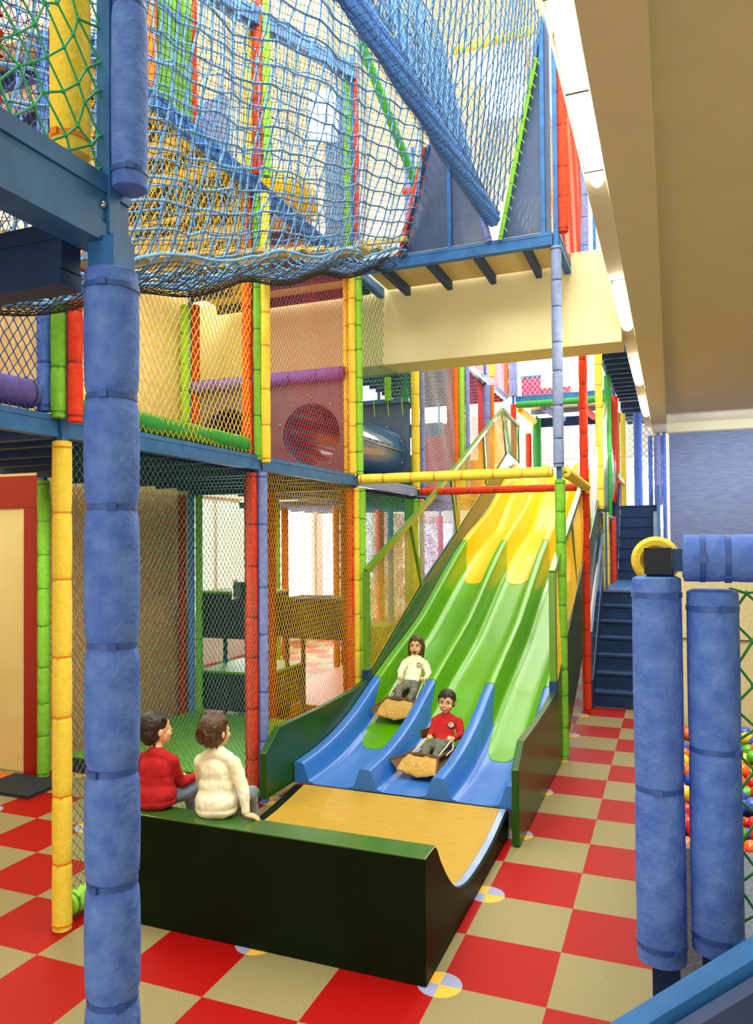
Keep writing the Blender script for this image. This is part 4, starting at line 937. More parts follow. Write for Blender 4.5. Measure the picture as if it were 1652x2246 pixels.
MB().box(-.59, -.55, 4.05, 4.09, 5.12, 7.24).build('frame_bar', M['steel'], t, 0)
MB().bar((-.985, 4.075, 5.12), (-.575, 4.075, 7.2), .035, .04, (0, 1, 0)).build('frame_bar', M['steel'], t, 0)
MB().box(-.98, -.6, 4.07, 4.1, 5.115, 5.135).build('wood_edge', M['plank'], t, 0)
pad(t, (-.99, 4.02, 5.1), (-.62, 4.02, 6.85), 'green', .022, .3, name='edge_pad')
for k in range(16):
    f = k / 16; x = -.97 + .36 * f; z = 5.2 + 1.7 * f; MB().tube([(x, 4.02, z), (x + .03, 4.0, z + .01), (x + .055, 4.01, z - .025)], .005, 5).build('lacing', F['lime'], t)
for k in range(7):
    f = k / 7; x = -2.02 + .26 * f; z = 5.2 + .95 * f; MB().tube([(x, 4.02, z), (x + .05, 4.0, z + .01), (x + .075, 4.01, z - .03)], .005, 5).build('lacing', F['red'], t)

# ------------------------------------------------------------------ stairs on the right
st = thing('staircase', 'blue staircase with landing rising behind the foreground blue pads', 'stairs', (-.05, 7.5, 0))
XL, XR = -.38, .42
for k in range(7):
    z = .195 * (k + 1); ya = 6.52 + .27 * k
    MB().box(XL, XR, ya, ya + (.30 if k < 6 else .1), z - .035, z).build('tread', M['navyg'] if k == 6 else M['steel_d'], st, 0, bevel=.005)
    MB().box(XL, XR, ya + .025, ya + .045, z - .195, z - .035).build('riser', M['steel_d'], st, 0)
MB().box(XL, XR, 8.2, 11.1, 1.30, 1.365).build('landing', M['steel'], st, 0)
for k in range(7):
    z = 1.365 + .197 * (k + 1); ya = 11.08 + .17 * k
    MB().box(-.36, .30, ya, ya + (.2 if k < 6 else 1.4), z - .03, z).build('tread', M['steel_d'], st, 0)
    MB().box(-.36, .30, ya + .02, ya + .04, z - .197, z - .03).build('riser', M['steel_d'], st, 0)
MB().prism([(6.42, 0), (6.42, .35), (8.2, 1.75), (8.2, 1.3), (8.4, 1.3), (6.75, 0)], 'x', XL - .04, XL).build('stringer', M['navy'], st, 0)
MB().prism([(6.46, .95), (8.7, 2.45), (8.7, 2.0), (8.1, 1.55), (6.46, .35)], 'x', XL - .035, XL - .005).build('side_board', M['tube_b'], st, 0)
MB().prism([(11.0, 1.3), (11.0, 1.9), (12.3, 3.2), (12.3, 2.5)], 'x', -.41, -.37).build('stringer', M['navy'], st, 0)
MB().prism([(11.0, 1.3), (11.0, 1.9), (12.3, 3.2), (12.3, 2.5)], 'x', .30, .34).build('stringer', M['tube_b'], st, 0)
MB().box(.31, .36, 8.3, 8.36, 1.36, 2.5).build('newel_post', M['steel_l'], st, 0)
MB().box(-.36, -.33, 8.3, 8.36, 1.36, 2.5).build('newel_post', M['steel'], st, 0)
for (x, y, z) in ((-.3, 8.4, 0), (.35, 8.4, 0), (-.3, 10.9, 0), (.25, 10.9, 0), (-.3, 12.3, 0), (.25, 12.3, 0)): MB().box(x - .03, x + .03, y - .03, y + .03, 0, 1.3 if y < 12 else 2.6).build('support_leg', M['steel_d'], st, 0)
tag(MB().tube([(-.51, 6.55, 0), (-.51, 6.55, 1.0)], .022, 10).build('thin_post', M['white'], None), 'thin white post standing beside the foot of the red pad', 'post')

# ------------------------------------------------------------------ foreground frame at the left
t = post(-.42, -2.4, 'large blue padded post in the left foreground running down to the floor', [(0, -.0, .35, 2.632, 'blue', .0512, .22)], z1=2.69, w=.06)
for c in [ch for ch in t.children if ch.name.startswith('foam_pad')]: c['label'] = 'thick cornflower blue foam'
t = thing('corner_pad', 'blue foam pad hanging at the upper left above the blue deck corner', 'pad', (-.378, -2.37, 2.8))
MB().box(-.442, -.412, -2.415, -2.385, 2.70, 4.3).build('steel_post', M['steel'], t, 0)
pad(t, (-.388, -2.387, 2.785), (-.388, -2.387, 4.2), 'blue', .0345, .36)
pad(t, (-.468, -2.345, 2.80), (-.468, -2.345, 4.2), 'lilac', .018, .36)
MB().ell((-.42, -2.425, 2.75), (.008, .006, .008), 8, 6).build('bolt', M['chrome'], t)
t = thing('hanging_pad', 'thick yellow foam pad behind the green net in the upper left corner', 'pad', (-.515, -2.405, 2.86)); pad(t, (-.515, -2.405, 2.865), (-.515, -2.405, 4.3), 'yellow', .0385, .36)
B((-.45, -4.9, 2.745), (-.45, -2.35, 2.745), 'big blue deck edge beam at the upper left corner', h=.13, w=.06)
B((-2.55, -2.43, 2.66), (-.49, -2.43, 2.66), 'blue cross beam under the near deck at the upper left', h=.12, w=.05, m='steel_d')
B((-2.55, -3.0, 2.66), (-.5, -3.0, 2.66), 'navy cross beam under the near deck, nearer the viewpoint', h=.1, w=.05, m='steel_d')
deck(-2.55, -.49, -4.8, -2.46, 2.765, 'near deck overhead at the upper left seen from below', 4, dirx=True)
tag(MB().box(-.478, -.448, -4.8, -2.42, 2.811, 2.826).build('rubber_edge', M['mat'], None, 0), 'black rubber edge on top of the big blue deck beam', 'edging')
net('coarse green net in the upper left corner before the yellow pad', (-.445, -4.6, 2.81), YU, ZU, 2.2, 1.2, 'aqua', .066, .075, .0026, seed=61, kr=.006, jit=.1)
net('coarse red net in the upper left corner behind the green one', (-2.4, -2.55, 2.85), XU, ZU, 1.85, 1.2, 'red', .075, .1, .0045, seed=62, kr=.009, jit=.1)

# foreground at the right: ball pit rail and slanted board
t = thing('pit_fence_post', 'pair of blue foam pads on a post in the right foreground', 'post', (.56, -1.95, 0))
MB().box(.51, .56, -1.96, -1.91, 0, 2.06).build('steel_post', M['steel_d'], t, 0)
MB().box(.60, .64, -1.94, -1.90, 0, 2.0).build('steel_post', M['steel_d'], t, 0)
pad(t, (.528, -1.97, 1.31), (.528, -1.97, 2.045), 'blue', .0455, .37, pinch=.05, bulge=.02)
pad(t, (.627, -1.95, 1.335), (.627, -1.95, 2.02), 'blue', .0465, .42, pinch=.04, bulge=.02)
t = thing('pit_top_rail', 'horizontal blue padded rail of the ball pit fence at the right edge', 'rail', (.9, -1.96, 2.04))
MB().box(.557, 1.6, -1.985, -1.945, 2.055, 2.098).build('rail_core', M['steel_d'], t, 0); MB().box(.507, .5565, -1.992, -1.94, 2.050, 2.100).build('end_cap', M['mat'], t, 0)
pad(t, (.575, -1.965, 2.08), (1.6, -1.965, 2.08), 'blue', .045, .085, pinch=.03, bulge=.01)
# yellow ring pad seen end on behind the square end of the rail
mb = MB(); n = 28; prof = [(.040, .0), (.046, .008), (.048, .02), (.047, .2), (.026, .2), (.025, .01), (.030, .0)]
for k in range(n):
    a = 2 * PI * k / n
    for q, w in prof: mb.v.append(Vector((.526 + q * math.cos(a), -1.90 + w, 2.074 + q * math.sin(a))))
for k in range(n):
    for j in range(7): mb.f.append([k * 7 + j, k * 7 + (j + 1) % 7, ((k + 1) % n) * 7 + (j + 1) % 7, ((k + 1) % n) * 7 + j])
tag(mb.build('ring_pad', F['yellow'], None, 50), 'round yellow foam pad seen end on above the blue pads', 'pad')
net('green net of the ball pit fence at the right edge', (.66, -1.93, 1.2), XU, ZU, .9, .82, 'gre', .07, .085, .0032, seed=63, kr=.0065, jit=.08)
mb = MB(); a = Vector((.33, -2.36, 1.255)); c = Vector((1.10, -2.20, 1.83))
mb.bar(a, c, .03, .9); o = mb.build('board_face', M['navy'], thing('slanted_board', 'dark blue slanted board across the lower right corner', 'board', (.7, -2.3, .9)), 0)
dn = Vector((c - a).cross(Vector((0, -1, 0)))).normalized(); o.location += Vector(dn * (.45 if dn.z < 0 else -.45))
MB().bar(a + Vector((0, 0, .004)), c + Vector((0, 0, .004)), .05, .02).build('top_edge', M['steel'], o.parent, 0)

# ball pit
t = thing('ball_pit', 'ball pit enclosure behind the right foreground pads', 'pit', (1.4, .6, 0))
MB().box(.50, 2.6, 1.56, 1.62, 0, 2.02).build('pit_wall', M['pitwall'], t, 0); MB().box(.505, 2.6, 1.55, 1.562, 1.50, 1.504).build('panel_joint', M['mat'], t, 0)
MB().box(.50, .54, -.42, 1.56, 0, 1.05).build('pit_wall', M['navy'], t, 0)
MB().box(.50, 2.6, -.46, -.42, 0, .97).build('pit_wall', M['carpet'], t, 0)
MB().prism([(-.46, .97), (-1.5, .35), (-1.5, 0), (-.46, 0)], 'x', .66, 2.6).build('carpet_ramp', M['carpet'], t, 0)
MB().box(.54, 2.6, -.42, 1.56, 0, .85).build('pit_floor', M['mat'], t, 0)
bc = [('red', 'd0241c'), ('yellow', 'f0c818'), ('blue', '2c50c0'), ('green', '4ca828'), ('orange', 'ee6a18')]
protos = []
for nm, h in bc:
    mb = MB().ell((0, 0, 0), (.037, .037, .037), 20, 12); me = bpy.data.meshes.new('plastic_ball'); me.from_pydata(mb.v, [], mb.f)
    me.materials.append(mat('ball_' + nm, h, .22, coat=.3)); me.polygons.foreach_set('use_smooth', np.ones(len(me.polygons), dtype=bool)); protos.append((nm, me))
cnt = 0; y = -.36; row = 0
while y < 1.5:
    nx = 9
    for k in range(nx):
        x = .595 + k * .076 + (row % 2) * .037 + random.uniform(-.004, .004); z = .89 + random.choice([0, .03, .065]) + .02
        nm, me = random.choice(protos); o = bpy.data.objects.new('plastic_ball', me); C.objects.link(o); o.location = (x, y + random.uniform(-.004, .004), z)
        tag(o, nm + ' plastic ball in the ball pit', 'ball', nm + ' balls in the ball pit'); cnt += 1
    y += .067; row += 1

# ------------------------------------------------------------------ children
def basis(f, u):
    f = Vector(f).normalized(); u = Vector(u); u = (u - f * u.dot(f)).normalized(); r = f.cross(u)
    return f, r, u, Matrix((r, f, u)).transposed()
def soft(o, vox, it=6, fac=.5, disp=0, ds=.08):
    m = o.modifiers.new('remesh', 'REMESH'); m.mode = 'VOXEL'; m.voxel_size = vox; m.use_smooth_shade = True
    s = o.modifiers.new('smooth', 'SMOOTH'); s.factor = fac; s.iterations = it
    if disp:
        tx = bpy.data.textures.get('folds%g' % ds) or bpy.data.textures.new('folds%g' % ds, 'CLOUDS'); tx.noise_scale = ds; tx.noise_depth = 1
        d = o.modifiers.new('folds', 'DISPLACE'); d.texture = tx; d.strength = disp; d.mid_level = .5; d.texture_coords = 'LOCAL'
    return o
def V3(*a): return Vector(a)
def hand(mb, wrist, fdir, pdir, s=1.0, curl=1.0, side=1):
    """fdir: direction the fingers start; pdir: palm normal (fingers curl towards it)"""
    f = Vector(fdir).normalized(); p = Vector(pdir); p = (p - f * p.dot(f)).normalized(); w = f.cross(p) * side
    W = Vector(wrist)
    for k in range(4):
        b = W + w * (.0105 * (k - 1.5)) * s; mb.cap2(W + w * .005 * (k - 1.5) * s, b + f * .034 * s, .0095 * s, .0085 * s)
        ln = (.021, .025, .024, .018)[k] * s; a = b + f * .036 * s
        d1 = (f * math.cos(.9 * curl) + p * math.sin(.9 * curl)); d2 = (f * math.cos(1.9 * curl) + p * math.sin(1.9 * curl)); d3 = (f * math.cos(2.7 * curl) + p * math.sin(2.7 * curl))
        q1 = a + d1 * ln * .8; q2 = q1 + d2 * ln * .7; q3 = q2 + d3 * ln * .5
        mb.cap2(a, q1, .0066 * s, .0062 * s); mb.cap2(q1, q2, .0062 * s, .0057 * s); mb.cap2(q2, q3, .0057 * s, .005 * s)
    t0 = W + f * .012 * s + w * .014 * s; t1 = t0 + (w * .7 + f * .5 + p * .3).normalized() * .02 * s; t2 = t1 + (f * .7 + p * .8 * curl + w * .1).normalized() * .018 * s
    mb.cap2(t0, t1, .008 * s, .007 * s); mb.cap2(t1, t2, .007 * s, .0055 * s)

def kid(label, J, face, headup, hs, shirt, trousers, hair, front, mouth='smile', torso=(.088, .062), emblem=None, hands=None, back=False, jit=0, long_hem=False, bun=False, legdown=None):
    """J: joints in metres; front: direction the chest faces"""
    J = {k: Vector(v) for k, v in J.items()}
    t = thing('person', label, 'person', (J['pelvis'].x, J['pelvis'].y, J['pelvis'].z - .08))
    H = J['head']; f, r, u, Mh = basis(face, headup); s = hs
    def hp(a, b_, c): return H + r * a * s + f * b_ * s + u * c * s
    b = MB()
    b.ell(hp(0, -.008, .018), (.072 * s, .086 * s, .080 * s), 24, 16, Mh)          # skull
    b.ell(hp(0, .022, -.035), (.058 * s, .058 * s, .062 * s), 20, 14, Mh)          # face
    b.ell(hp(0, .045, -.078), (.026 * s, .024 * s, .018 * s), 14, 10, Mh)          # chin
    for q in (-1, 1):
        b.ell(hp(.034 * q, .052, -.03), (.026 * s, .022 * s, .024 * s), 12, 8, Mh)  # cheeks
        b.ell(hp(.075 * q, -.008, -.008), (.010 * s, .017 * s, .024 * s), 12, 8, Mh)  # ears
    b.ell(hp(0, .084, -.022), (.010 * s, .012 * s, .010 * s), 10, 8, Mh); b.cap2(hp(0, .074, .008), hp(0, .082, -.018), .006 * s, .008 * s)
    nk = J['neck']; b.cap2(hp(0, -.012, -.06), nk - (H - nk).normalized() * .01, .036 * s, .034 * s)
    F_ = Vector(front).normalized(); ax_u = (nk - J['pelvis']).normalized(); sd = (J['shR'] - J['shL']).normalized()
    b.cap2(nk - ax_u * .02, J['chest'], .018, .018); b.cap2(J['chest'], J['waist'], .024, .03); b.cap2(J['shL'], J['shR'], .022, .022); b.cap2(J['waist'], J['pelvis'], .035, .035)
    hn = hands or {}
    for S_ in 'LR':
        sh, el, ha = J['sh' + S_], J['el' + S_], J['ha' + S_]; d = (ha - el).normalized()
        b.cap2(sh, el, .026, .021); b.cap2(el, ha, .021, .015)
        fd, pd, cu = hn.get(S_, (d, (0, 0, -1), 1.0)); hand(b, ha + d * .006, fd, pd, 1.0, cu, -1 if S_ == 'L' else 1)
    for S_ in 'LR':
        b.cap2(J['hip' + S_], J['kn' + S_], .038, .032); b.cap2(J['kn' + S_], J['an' + S_], .03, .022)
    o = b.build('body', M['skin'], t, 0); soft(o, .0034, 4, .5)
    # shirt
    g = MB(); T = torso; Mt = Matrix((sd, F_ * 1.0, ax_u)).transposed()
    ch, wa, pe = J['chest'], J['waist'], J['pelvis']
    g.ell(ch + ax_u * .015, (T[0], T[1], .095), 20, 14, Mt); g.ell(ch.lerp(wa, .5), (T[0] * .98, T[1], .09), 20, 14, Mt); g.ell(wa + ax_u * .01, (T[0] * 1.0, T[1] * 1.05, .07), 20, 14, Mt)
    if long_hem: g.ell(pe + ax_u * .025, (T[0] * 1.12, T[1] * 1.25, .085), 20, 14, Mt); g.ell(pe - ax_u * .02, (T[0] * 1.1, T[1] * 1.2, .045), 20, 14, Mt)
    g.cap2(J['shL'], J['shR'], .036, .036); g.cap2(J['shL'].lerp(nk, .35), nk - ax_u * .012, .04, .042); g.cap2(J['shR'].lerp(nk, .35), nk - ax_u * .012, .04, .042)
    for S_ in 'LR':
        sh, el, ha = J['sh' + S_], J['el' + S_], J['ha' + S_]
        g.cap2(sh, el, .042, .034); g.cap2(el, el.lerp(ha, .88), .034, .024)
        q = el.lerp(ha, .88); g.tube([q - (ha - el).normalized() * .012, q + (ha - el).normalized() * .008], .0245, 12)
    o = g.build('shirt', M[shirt], t, 0); soft(o, .005, 5, .5, .014, .06)
    c = MB(); n = 20
    # trousers
    g = MB(); g.ell(pe, (T[0] * .98, T[1] * 1.1, .062), 18, 12, Mt)
    for S_ in 'LR':
        g.cap2(pe.lerp(J['hip' + S_], .8), J['kn' + S_], .052, .042); g.cap2(J['kn' + S_], J['an' + S_], .042, .034)
    o = g.build('trousers', M[trousers], t, 0); soft(o, .006, 5, .5, .014, .05)
    for S_ in 'LR':
        an = J['an' + S_]; d = (an - J['kn' + S_]).normalized(); fd = Vector((0, 0, 1)) if abs(d.z) < .7 else F_
        g = MB(); g.cap2(an + d * .015, an + d * .02 + fd * .06, .032, .026); soft(g.build('shoe', M['shoe'], t, 0), .006, 3)
    # hair
    g = MB(); g.ell(hp(0, -.022, .034), (.081 * s, .090 * s, .080 * s), 24, 16, Mh)
    if hair[1] == 'short':
        g.ell(hp(0, -.05, .0), (.078 * s, .062 * s, .075 * s), 20, 14, Mh)
        for k in range(11):
            a = -.058 + .0116 * k; g.cap2(hp(a, .050 - abs(a) * .35, .080 - abs(a) * .25), hp(a * 1.08 + .004, .072 - abs(a) * .55, .046 + .006 * math.sin(k * 2.3)), .013 * s, .0065 * s)
        for q in (-1, 1): g.cap2(hp(.070 * q, .01, .04), hp(.073 * q, .018, -.004), .012 * s, .005 * s)
    if hair[1] == 'long':
        for q in (-1, 1):
            for k in range(6):
                y = -.065 + .018 * k; g.tube([hp(.062 * q, y - .01, .04), hp(.074 * q, y - .012, -.02), hp((.070 + .004 * math.sin(k * 2)) * q, y - .002, -.075), hp((.070 + .012 * math.sin(k * 3 + q)) * q, y + .02, -.125 - .012 * math.sin(k * 1.7))], [.018 * s, .017 * s, .013 * s, .005 * s], 10)
        for k in range(5): g.tube([hp(-.04 + .02 * k, -.07, .03), hp(-.045 + .022 * k, -.088, -.04), hp(-.04 + .02 * k, -.08, -.11)], [.02 * s, .02 * s, .009 * s], 10)
        for k in range(9):
            a = -.056 + .014 * k; g.cap2(hp(a * .8, .045, .085 - abs(a) * .2), hp(a * 1.12, .070 - abs(a) * .45, .044 - abs(a) * .3), .013 * s, .006 * s)
    if hair[1] == 'back':
        g.ell(hp(0, -.045, -.005), (.080 * s, .064 * s, .078 * s), 20, 14, Mh); g.ell(hp(0, -.03, .02), (.082 * s, .07 * s, .08 * s), 20, 14, Mh)
        for k in range(12):
            a = -.066 + .012 * k; g.cap2(hp(a, -.085 + abs(a) * .5, .04), hp(a * .9, -.076 + abs(a) * .45, -.068 + .008 * math.sin(k * 2.1)), .014 * s, .007 * s)
            g.cap2(hp(a, .046 - abs(a) * .35, .085 - abs(a) * .25), hp(a * 1.05, .070 - abs(a) * .5, .048), .013 * s, .006 * s)
    if bun:
        g.ell(hp(0, -.02, .0), (.083 * s, .08 * s, .085 * s), 20, 14, Mh)
        for k in range(16):
            a = 2 * PI * k / 16; c0 = hp(.03 * math.cos(a), -.092, .0 + .03 * math.sin(a)); g.cap2(c0, hp(.048 * math.cos(a + 1), -.105, .0 + .045 * math.sin(a + 1)), .013 * s, .008 * s)
    o = g.build('hair', M[hair[0]], t, 0); soft(o, .0036, 3, .45, .006, .012)
    if not back or True:
        for q in (-1, 1):
            e = MB().ell(hp(.029 * q, .067, .004), (.0125 * s, .008 * s, .0085 * s), 14, 10, Mh).build('eye', M['eye'], t)
            MB().ell(hp(.029 * q - .002, .0735, .003), (.0062 * s, .003 * s, .0068 * s), 12, 8, Mh).build('iris', M['iris'], e)
            MB().tube([hp(.014 * q, .079, .020), hp(.030 * q, .078, .027), hp(.045 * q, .070, .020)], [.0022 * s, .003 * s, .0018 * s], 8).build('eyebrow', M['hair_b'], t)
            MB().tube([hp(.017 * q, .0765, .0085), hp(.029 * q, .0775, .0135), hp(.041 * q, .072, .008)], .0018 * s, 6).build('eyelash', M['hair_b'], t)
        if mouth == 'open':
            m_ = MB().ell(hp(0, .072, -.060), (.0215 * s, .014 * s, .024 * s), 18, 12, Mh).build('lips', M['lip'], t)
            MB().ell(hp(0, .0765, -.060), (.0165 * s, .012 * s, .019 * s), 18, 12, Mh).build('mouth', M['mouth'], m_)
            MB().ell(hp(0, .083, -.046), (.012 * s, .005 * s, .004 * s), 12, 8, Mh).build('teeth', M['teeth'], m_)
            MB().ell(hp(0, .082, -.069), (.010 * s, .006 * s, .006 * s), 12, 8, Mh).build('tongue', M['lip'], m_)
        elif mouth == 'smile':
            pts = [hp(x, .0805 - abs(x) * .42, -.052 + x * x * 13) for x in (-.027, -.018, -.009, 0, .009, .018, .027)]
            m_ = MB().tube(pts, [.002 * s, .006 * s, .0075 * s, .008 * s, .0075 * s, .006 * s, .002 * s], 10).build('lips', M['lip'], t)
            pts = [p + f * .0035 for p in pts]; MB().tube(pts[1:-1], [.002 * s, .0052 * s, .0055 * s, .0052 * s, .002 * s], 10).build('teeth', M['teeth'], m_)
    if emblem:
        c0, nrm, rad = Vector(emblem[0]), Vector(emblem[1]).normalized(), emblem[2]; _, er, eu, Me = basis(nrm, (0, 0, 1))
        MB().ell(c0, (rad, .012, rad), 24, 8, Me).build('emblem', M['pagek'], t)
        e = MB().ell(c0 + nrm * .0028, (rad * .9, .012, rad * .9), 24, 8, Me).build('emblem_disc', M['pageb'], t)
        MB().ell(c0 + nrm * .0052 + er * rad * .08 - eu * rad * .05, (rad * .42, .012, rad * .5), 16, 8, Me).build('emblem_shape', M['pageg'], e)
        MB().tube([c0 + nrm * .0165 + er * rad * .62 * math.cos(a) + eu * rad * .62 * math.sin(a) for a in (.5, 1.0, 1.57, 2.1, 2.7)], .0028, 6).build('emblem_arc', M['pagek'], e)
        MB().ell(c0 + nrm * .0075 + er * rad * .15 + eu * rad * .1, (rad * .16, .012, rad * .14), 12, 8, Me).build('emblem_spot', M['pagek'], e)
    return t

def sack(label, tl, tr, br_, bl, rearl, rearr, tip, col=None):
    """burlap sliding mat with its nose folded up over the feet"""
    tl, tr, br_, bl, rl, rr_, tip = map(Vector, (tl, tr, br_, bl, rearl, rearr, tip))
    t = thing('sliding_sack', label, 'sliding mat', ((bl + br_) / 2 - Vector((0, 0, .01))))
    def patch(a, b, c, d, bul, n=14, th=.012, sag=0):      # a-b top edge, d-c bottom edge
        nrm = (b - a).cross(d - a).normalized(); mb = MB(); 
        if nrm.y > 0: nrm = -nrm
        for sgn in (0, -th):
            for j in range(n + 1):
                for i in range(n + 1):
                    u, v = i / n, j / n; p = a.lerp(b, u).lerp(d.lerp(c, u), v) - Vector((0, 0, sag * math.sin(PI * u) * v))
                    k = math.sin(PI * min(1, v * 1.15 if v < .87 else 1)) if False else math.sin(PI * v) ** .7 * (1 - (2 * u - 1) ** 4 * .8)
                    ww = .006 * math.sin(u * 11 + v * 5) + .004 * math.sin(u * 23 - v * 7)
                    mb.v.append(p + nrm * (bul * k + ww + sgn))
        m1 = (n + 1) ** 2
        for j in range(n):
            for i in range(n):
                q = j * (n + 1) + i; mb.f.append([q, q + 1, q + n + 2, q + n + 1]); q += m1; mb.f.append([q, q + n + 1, q + n + 2, q + 1])
        for i in range(n):
            for e0 in ((i, i + 1), (n * (n + 1) + i, n * (n + 1) + i + 1), (i * (n + 1), (i + 1) * (n + 1)), (i * (n + 1) + n, (i + 1) * (n + 1) + n)):
                mb.f.append([e0[0], e0[1], e0[1] + m1, e0[0] + m1])
        return mb
    patch(tl, tr, br_, bl, .035, sag=.03).build('burlap_nose', M['burlap'], t, 60)
    up_ = (tl - bl) * .12
    MB().tube([tl, tl.lerp(tr, .25) + Vector((0, -.012, .012)), tl.lerp(tr, .5) + Vector((0, -.016, .016)), tl.lerp(tr, .75) + Vector((0, -.012, .010)), tr], [.016, .017, .017, .017, .015], 10).build('nose_trim', M['btrim'], t)
    mb = MB(); mb.add([tl, tip, bl, tl + V3(0, .012, -.008), tip + V3(0, .012, -.004), bl + V3(0, .012, 0)], [(0, 1, 2), (3, 5, 4), (0, 3, 4, 1), (1, 4, 5, 2), (2, 5, 3, 0)]); mb.build('side_ear', M['btrim'], t, 0)
    MB().tube([tip, tl, tl.lerp(rl, .5) + V3(-.005, 0, .012), rl], [.008, .014, .012, .01], 8).build('side_trim', M['btrim'], t)
    MB().tube([br_ + V3(.008, 0, .01), tr, tr.lerp(rr_, .5) + V3(.005, 0, .008), rr_], [.01, .014, .012, .01], 8).build('side_trim', M['btrim'], t)
    patch(rl, rr_, br_ + V3(-.01, .09, .0), bl + V3(.03, .09, 0), -.01, 10, .01).build('burlap_base', M['btrim'], t, 60)
    return t
def cord(parent, pts, r=.0055): return MB().tube(pts, r, 8).build('pull_cord', M['cord'], parent)
BOY = dict(head=(-1.339, 3.14, .662), neck=(-1.345, 3.125, .548), chest=(-1.318, 3.06, .465), waist=(-1.316, 2.94, .385), pelvis=(-1.313, 2.89, .348), shL=(-1.418, 3.07, .50), shR=(-1.222, 3.09, .498), elL=(-1.428, 2.98, .425), elR=(-1.172, 3.01, .412),
           haL=(-1.405, 2.80, .425), haR=(-1.19, 2.80, .428), hipL=(-1.35, 2.85, .352), hipR=(-1.268, 2.87, .345), knL=(-1.385, 2.66, .365), knR=(-1.275, 2.67, .36), anL=(-1.37, 2.54, .285), anR=(-1.29, 2.55, .28))
bk = kid('smiling boy in a red sweater with chest emblem sliding down the middle lane', BOY, (.05, -1, -.02), (0.05, .12, 1), .98, 'red_cl', 'denim', ('hair_b', 'short'), (0, -1, .35), 'smile',
    (.082, .058), emblem=((-1.262, 3.0, .492), (.12, -1, .42), .028), hands=dict(L=((.3, -.6, .3), (.5, 0, -1), 1.1), R=((-.3, -.6, .3), (-.5, 0, -1), 1.1)))
GIRL = dict(head=(-1.942, 4.12, 1.008), neck=(-1.945, 4.105, .896), chest=(-1.925, 4.04, .80), waist=(-1.916, 3.90, .698), pelvis=(-1.91, 3.85, .655), shL=(-2.026, 4.03, .842), shR=(-1.832, 4.05, .840), elL=(-2.046, 3.92, .768), elR=(-1.752, 3.96, .742),
            haL=(-1.995, 3.75, .738), haR=(-1.735, 3.76, .735), hipL=(-1.95, 3.82, .655), hipR=(-1.865, 3.83, .65), knL=(-1.972, 3.62, .632), knR=(-1.81, 3.63, .628), anL=(-1.93, 3.50, .535), anR=(-1.84, 3.51, .53))
gk = kid('girl in a cream sweater shouting with open mouth as she slides down the left lane', GIRL, (.14, -1, .04), (0.03, .1, 1), .96, 'white_cl', 'denim', ('hair_g', 'long'), (0, -1, .4), 'open',
    (.084, .058), emblem=((-1.872, 3.985, .835), (.12, -1, .42), .024), hands=dict(L=((.3, -.6, .3), (.5, 0, -1), 1.1), R=((-.3, -.6, .3), (-.5, 0, -1), 1.1)))
s1 = sack('burlap sliding mat with turned up nose under the boy in red', (-1.488, 2.48, .350), (-1.235, 2.49, .338), (-1.185, 2.26, .275), (-1.515, 2.27, .292), (-1.47, 2.95, .315), (-1.20, 2.95, .315), (-1.59, 2.33, .338))
cord(s1, [(-1.47, 2.53, .345), (-1.44, 2.66, .39), (-1.405, 2.80, .43)]); cord(s1, [(-1.25, 2.53, .33), (-1.215, 2.67, .385), (-1.19, 2.80, .435)])
cord(s1, [(-1.49, 2.56, .335), (-1.46, 2.68, .35), (-1.405, 2.80, .42)]); cord(s1, [(-1.20, 2.62, .33), (-1.17, 2.72, .36), (-1.19, 2.80, .42)])
s2 = sack('burlap sliding mat with turned up nose under the girl in cream', (-2.035, 3.45, .580), (-1.75, 3.46, .566), (-1.70, 3.22, .485), (-2.05, 3.21, .482), (-2.05, 3.90, .60), (-1.80, 3.90, .60), (-2.125, 3.27, .508))
cord(s2, [(-2.03, 3.5, .58), (-2.01, 3.62, .67), (-1.995, 3.75, .745)]); cord(s2, [(-1.76, 3.5, .56), (-1.745, 3.63, .66), (-1.735, 3.76, .745)])
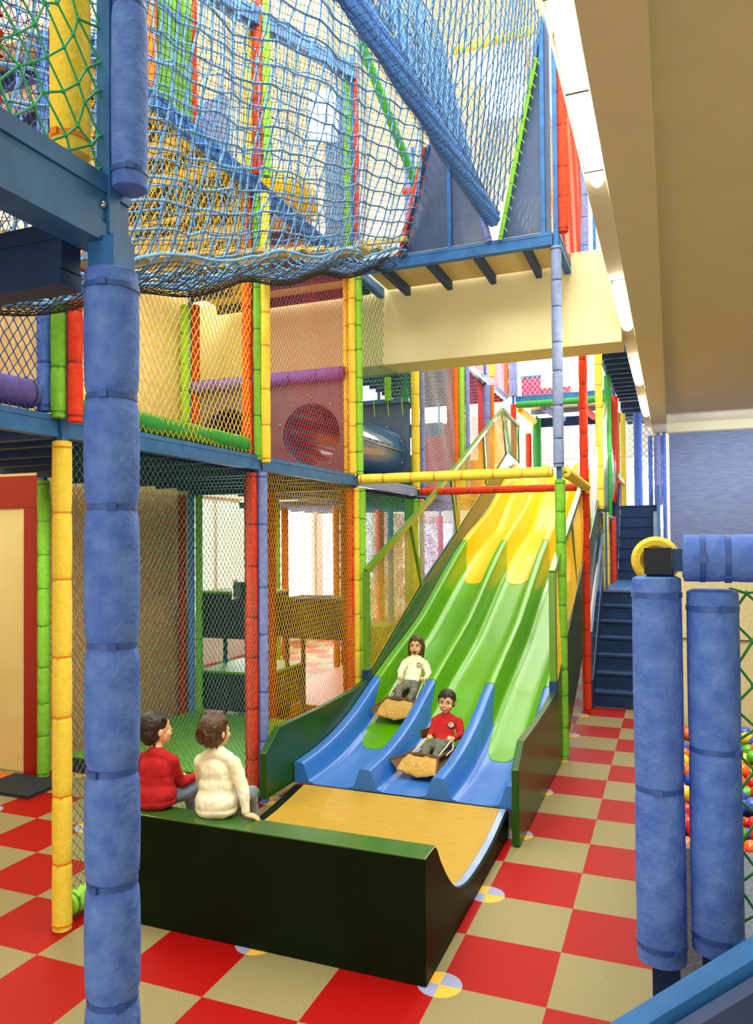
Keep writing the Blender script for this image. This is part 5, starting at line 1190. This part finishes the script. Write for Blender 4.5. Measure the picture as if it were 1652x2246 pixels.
cord(s2, [(-2.04, 3.54, .58), (-1.99, 3.66, .64), (-1.985, 3.75, .73)]); cord(s2, [(-1.73, 3.6, .58), (-1.72, 3.69, .66), (-1.735, 3.76, .735)])
MB().prism([(-1.52, 2.92), (-1.42, 3.12), (-1.40, 3.12), (-1.50, 2.92)], 'z', .37, .45).build('rear_flap', M['btrim'], s1, 0)

WH = dict(head=(-1.848, .165, 1.046), neck=(-1.826, .15, .943), chest=(-1.823, .14, .815), waist=(-1.812, .11, .70), pelvis=(-1.806, .10, .655), shL=(-1.935, .15, .870), shR=(-1.712, .135, .885), elL=(-1.985, .23, .735), elR=(-1.640, .115, .745),
          haL=(-1.93, .42, .69), haR=(-1.612, .095, .636), hipL=(-1.86, .15, .652), hipR=(-1.76, .15, .652), knL=(-1.875, .40, .64), knR=(-1.76, .40, .64), anL=(-1.87, .46, .42), anR=(-1.77, .46, .42))
wk = kid('child in a cream long sleeved top seen from behind, seated on the green box rim', WH, (.35, 1, .1), (0, 0, 1), .96, 'white_cl', 'denim_b', ('hair_g', 'back'), (.05, 1, 0), 'none',
    (.118, .075), hands=dict(L=((0, 1, -.2), (0, 0, -1), .6), R=((.9, .25, -.1), (0, .1, -1), .28)), long_hem=True, bun=True)
RD = dict(head=(-2.232, .14, 1.030), neck=(-2.205, .10, .918), chest=(-2.20, .10, .80), waist=(-2.196, .09, .70), pelvis=(-2.195, .08, .658), shL=(-2.305, .12, .852), shR=(-2.118, .12, .860), elL=(-2.37, .18, .72), elR=(-2.105, .19, .728),
          haL=(-2.24, .36, .70), haR=(-2.06, .31, .735), hipL=(-2.24, .12, .652), hipR=(-2.15, .12, .652), knL=(-2.20, .38, .65), knR=(-2.04, .37, .655), anL=(-2.20, .46, .43), anR=(-2.06, .46, .43))
rk = kid('boy in a red top seated on the green box rim beside the large blue pad', RD, (.62, 1, .12), (0, 0, 1), .98, 'red_cl', 'denim_b', ('hair_b', 'back'), (.15, 1, 0), 'none',
    (.108, .078), hands=dict(L=((.6, .8, 0), (0, 0, -1), .8), R=((-.5, .8, .1), (0, 0, -1), .8)), long_hem=True)
